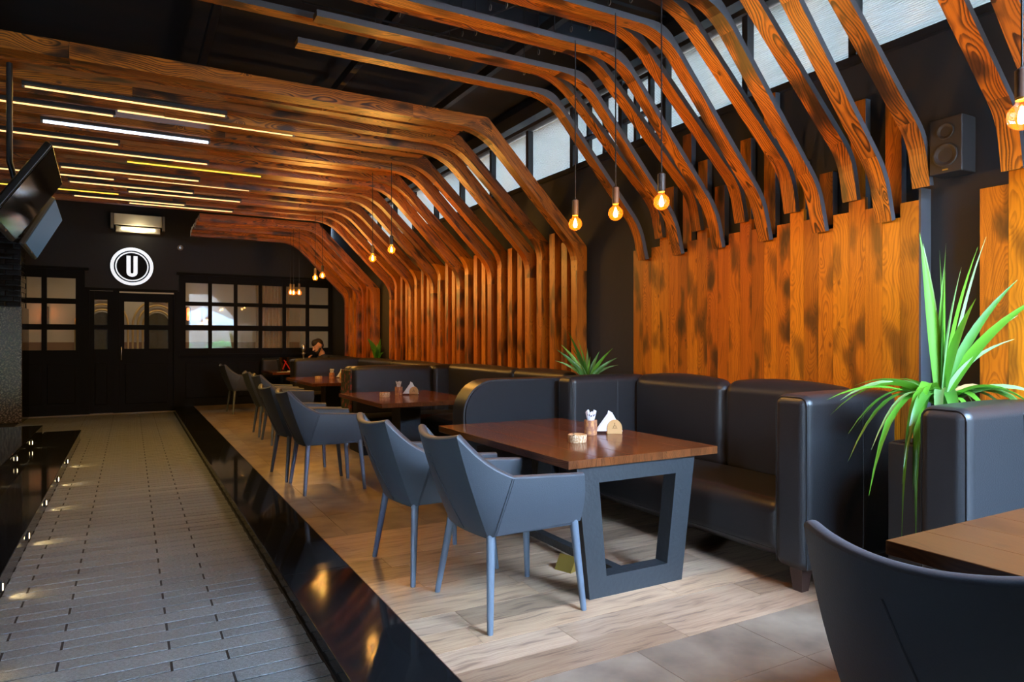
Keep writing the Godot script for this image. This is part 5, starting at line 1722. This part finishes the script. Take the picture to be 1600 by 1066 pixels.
func nets(st: SurfaceTool, bones: Array, cell: float, k: float) -> void:
	var lo := Vector3.INF
	var hi := -Vector3.INF
	for b in bones:
		for e in [[b[0], b[2]], [b[1], b[3]]]:
			lo = lo.min(e[0] - Vector3.ONE * (e[1] + cell * 2.0))
			hi = hi.max(e[0] + Vector3.ONE * (e[1] + cell * 2.0))
	var n := Vector3i(((hi - lo) / cell).ceil()) + Vector3i.ONE
	var f := PackedFloat32Array()
	f.resize(n.x * n.y * n.z)
	var i := 0
	for z in n.z:
		for y in n.y:
			for x in n.x:
				f[i] = field(lo + Vector3(x, y, z) * cell, bones, k)
				i += 1
	var vid := {}
	var V := []
	var sx := 1
	var sy := n.x
	var sz := n.x * n.y
	for z in n.z - 1:
		for y in n.y - 1:
			for x in n.x - 1:
				var o := x + y * sy + z * sz
				var c := [f[o], f[o + 1], f[o + sy], f[o + sy + 1], f[o + sz], f[o + sz + 1], f[o + sz + sy], f[o + sz + sy + 1]]
				var neg := 0
				for q in c:
					if q < 0.0: neg += 1
				if neg == 0 or neg == 8: continue
				var sum := Vector3.ZERO
				var cnt := 0
				for ed in [[0, 1], [2, 3], [4, 5], [6, 7], [0, 2], [1, 3], [4, 6], [5, 7], [0, 4], [1, 5], [2, 6], [3, 7]]:
					var a: float = c[ed[0]]
					var b: float = c[ed[1]]
					if (a < 0.0) != (b < 0.0):
						var t := a / (a - b)
						var pa := Vector3(ed[0] & 1, (ed[0] >> 1) & 1, ed[0] >> 2)
						var pb := Vector3(ed[1] & 1, (ed[1] >> 1) & 1, ed[1] >> 2)
						sum += pa.lerp(pb, t)
						cnt += 1
				vid[o] = V.size()
				V.append(lo + (Vector3(x, y, z) + sum / cnt) * cell)
	var N := []
	for p in V:
		var e := cell * 0.5
		N.append(Vector3(field(p + Vector3(e, 0, 0), bones, k) - field(p - Vector3(e, 0, 0), bones, k), field(p + Vector3(0, e, 0), bones, k) - field(p - Vector3(0, e, 0), bones, k), field(p + Vector3(0, 0, e), bones, k) - field(p - Vector3(0, 0, e), bones, k)).normalized())
	for z in range(1, n.z - 1):
		for y in range(1, n.y - 1):
			for x in range(1, n.x - 1):
				var o := x + y * sy + z * sz
				for q in [[sx, sy, sz], [sy, sz, sx], [sz, sx, sy]]:
					if (f[o] < 0.0) == (f[o + q[0]] < 0.0): continue
					var ids := [o, o - q[1], o - q[1] - q[2], o - q[2]]
					var ok := true
					for w in ids:
						if not vid.has(w): ok = false
					if not ok: continue
					var v := ids.map(func(w): return vid[w])
					for t in [[0, 1, 2], [0, 2, 3]]:
						var P := []; var NN := []; var out := Vector3.ZERO
						for w in t:
							P.append(V[v[w]]); NN.append(N[v[w]]); out += N[v[w]]
						tri(st, P, NN, [Vector2.ZERO, Vector2.ZERO, Vector2.ZERO], out)

func build_person() -> void:
	# sits on the far booth, facing the hall (-x), bent over the table, one hand at his mouth
	var t := thing("person", "bearded man in a dark t-shirt bent over the far table, hand at his mouth", "person", Vector3(3.56, 0.0, -13.95), 0.0)
	var hip := Vector3(0.0, 0.56, 0.0)
	var chest := Vector3(-0.16, 0.93, 0.0)
	var neck := Vector3(-0.18, 1.13, 0.0)
	var head := Vector3(-0.27, 1.275, 0.03)
	var sl := Vector3(-0.15, 1.02, 0.19)
	var sr := Vector3(-0.15, 1.02, -0.19)
	var el := Vector3(-0.34, 0.80, 0.26)
	var er := Vector3(-0.34, 0.80, -0.24)
	var hl := Vector3(-0.47, 1.0, 0.08)
	var hr := Vector3(-0.56, 0.79, -0.05)
	# skin: neck, forearms, hands, lower legs hidden by trousers
	var st := begin()
	nets(st, [[chest, neck, 0.07, 0.058], [neck, head + Vector3(0.03, -0.05, 0), 0.056, 0.055], [sl, el, 0.055, 0.042], [el, hl, 0.042, 0.028], [sr, er, 0.055, 0.042], [er, hr, 0.042, 0.028], [sl, sr, 0.06, 0.06], [chest, hip, 0.09, 0.09]], 0.02, 0.03)
	# head with brow, nose, ears and jaw
	var fw := Vector3(-0.86, -0.42, 0.28).normalized()     # where the face points: down, to the hall and a little to the viewer
	var side := fw.cross(Vector3.UP).normalized()
	var hup := side.cross(fw).normalized()
	var P := func(f: float, u: float, s: float): return head + fw * f + hup * u + side * s
	var hb := [[P.call(-0.02, 0.03, 0.0), P.call(-0.01, 0.035, 0.0), 0.098, 0.096], [P.call(0.03, -0.03, 0.0), P.call(0.045, -0.10, 0.0), 0.068, 0.040], [P.call(0.075, 0.03, -0.03), P.call(0.075, 0.03, 0.03), 0.016, 0.016], [P.call(0.09, 0.02, 0.0), P.call(0.118, -0.035, 0.0), 0.011, 0.015], [P.call(-0.01, 0.005, 0.085), P.call(-0.015, -0.035, 0.082), 0.018, 0.012], [P.call(-0.01, 0.005, -0.085), P.call(-0.015, -0.035, -0.082), 0.018, 0.012], [P.call(0.085, -0.068, -0.015), P.call(0.085, -0.068, 0.015), 0.012, 0.012]]
	nets(st, hb, 0.0065, 0.02)
	# hands: palm, four fingers and a thumb
	for q in [[hl, Vector3(0.5, 0.8, -0.25).normalized(), Vector3(-0.1, 0.3, 0.95).normalized()], [hr, Vector3(-0.9, -0.1, 0.35).normalized(), Vector3(0.35, 0.1, 0.93).normalized()]]:
		var d: Vector3 = q[1]
		var a: Vector3 = q[2]
		var palm: Vector3 = q[0]
		var nrm := d.cross(a).normalized()
		var hbones := [[palm, palm + d * 0.07, 0.022, 0.024], [palm + a * 0.02, palm + d * 0.07 + a * 0.025, 0.018, 0.017], [palm - a * 0.02, palm + d * 0.07 - a * 0.025, 0.018, 0.017]]
		for k in 4:
			var root := palm + d * 0.075 + a * (-0.03 + 0.02 * k)
			var len: float = [0.030, 0.036, 0.033, 0.026][k]
			var kn := root + d * len + nrm * 0.006
			var kk := kn + (d * 0.7 + nrm * 0.7).normalized() * len * 0.8
			hbones.append([root, kn, 0.009, 0.0085])
			hbones.append([kn, kk, 0.0085, 0.0075])
		var th := palm + a * 0.03 + d * 0.02
		hbones.append([th, th + (a * 0.7 + d * 0.6).normalized() * 0.035, 0.012, 0.0095])
		hbones.append([th + (a * 0.7 + d * 0.6).normalized() * 0.035, th + (a * 0.7 + d * 0.6).normalized() * 0.035 + (d + nrm * 0.5).normalized() * 0.028, 0.0095, 0.008])
		nets(st, hbones, 0.0055, 0.008)
	part(t, "body", st.commit(), M.skin)
	# clothing
	st = begin()
	nets(st, [[hip, chest, 0.155, 0.150], [hip + Vector3(0, 0, 0.07), chest + Vector3(0, 0, 0.08), 0.11, 0.12], [hip - Vector3(0, 0, 0.07), chest - Vector3(0, 0, 0.08), 0.11, 0.12], [sl, sr, 0.078, 0.078], [chest, neck + Vector3(0.02, -0.05, 0), 0.12, 0.062], [sl, sl.lerp(el, 0.6), 0.074, 0.064], [sr, sr.lerp(er, 0.6), 0.074, 0.064]], 0.02, 0.04)
	part(t, "shirt", st.commit(), M.shirt)
	st = begin()
	for s in [-1.0, 1.0]:
		nets(st, [[hip + Vector3(0.02, -0.03, 0.09 * s), Vector3(-0.44, 0.50, 0.12 * s), 0.10, 0.07], [Vector3(-0.44, 0.50, 0.12 * s), Vector3(-0.40, 0.09, 0.12 * s), 0.066, 0.05]], 0.025, 0.03)
	part(t, "trousers", st.commit(), M.shirt)
	for s in [-1.0, 1.0]: part(t, "shoe", rbox_mesh(Vector3(0.27, 0.09, 0.1), 0.03, 2), M.hair, Vector3(-0.46, 0.045, 0.12 * s))
	# hair, beard, brows, eyes
	st = begin()
	nets(st, [[P.call(-0.035, 0.055, 0.0), P.call(0.015, 0.075, 0.0), 0.096, 0.080], [P.call(-0.06, -0.01, 0.0), P.call(-0.05, 0.03, 0.0), 0.075, 0.088]], 0.009, 0.02)
	part(t, "hair", st.commit(), M.hair)
	st = begin()
	nets(st, [[P.call(0.055, -0.105, 0.0), P.call(0.06, -0.125, 0.0), 0.046, 0.03], [P.call(0.0, -0.045, 0.068), P.call(0.05, -0.10, 0.035), 0.022, 0.026], [P.call(0.0, -0.045, -0.068), P.call(0.05, -0.10, -0.035), 0.022, 0.026], [P.call(0.093, -0.052, -0.022), P.call(0.093, -0.052, 0.022), 0.009, 0.009]], 0.008, 0.012)
	part(t, "beard", st.commit(), M.hair)
	for s in [-1.0, 1.0]:
		part(t, "eyebrow", tube_mesh([P.call(0.088, 0.042, 0.015 * s), P.call(0.082, 0.046, 0.045 * s)], 0.006, 6), M.hair)
		part(t, "eye", lathe_mesh([Vector2(0, -0.011), Vector2(0.009, -0.006), Vector2(0.011, 0), Vector2(0.009, 0.006), Vector2(0, 0.011)], 10), M.paper, P.call(0.074, 0.012, 0.032 * s))
		part(t, "iris", lathe_mesh([Vector2(0, -0.006), Vector2(0.006, 0), Vector2(0, 0.006)], 8), M.hair, P.call(0.083, 0.009, 0.032 * s))
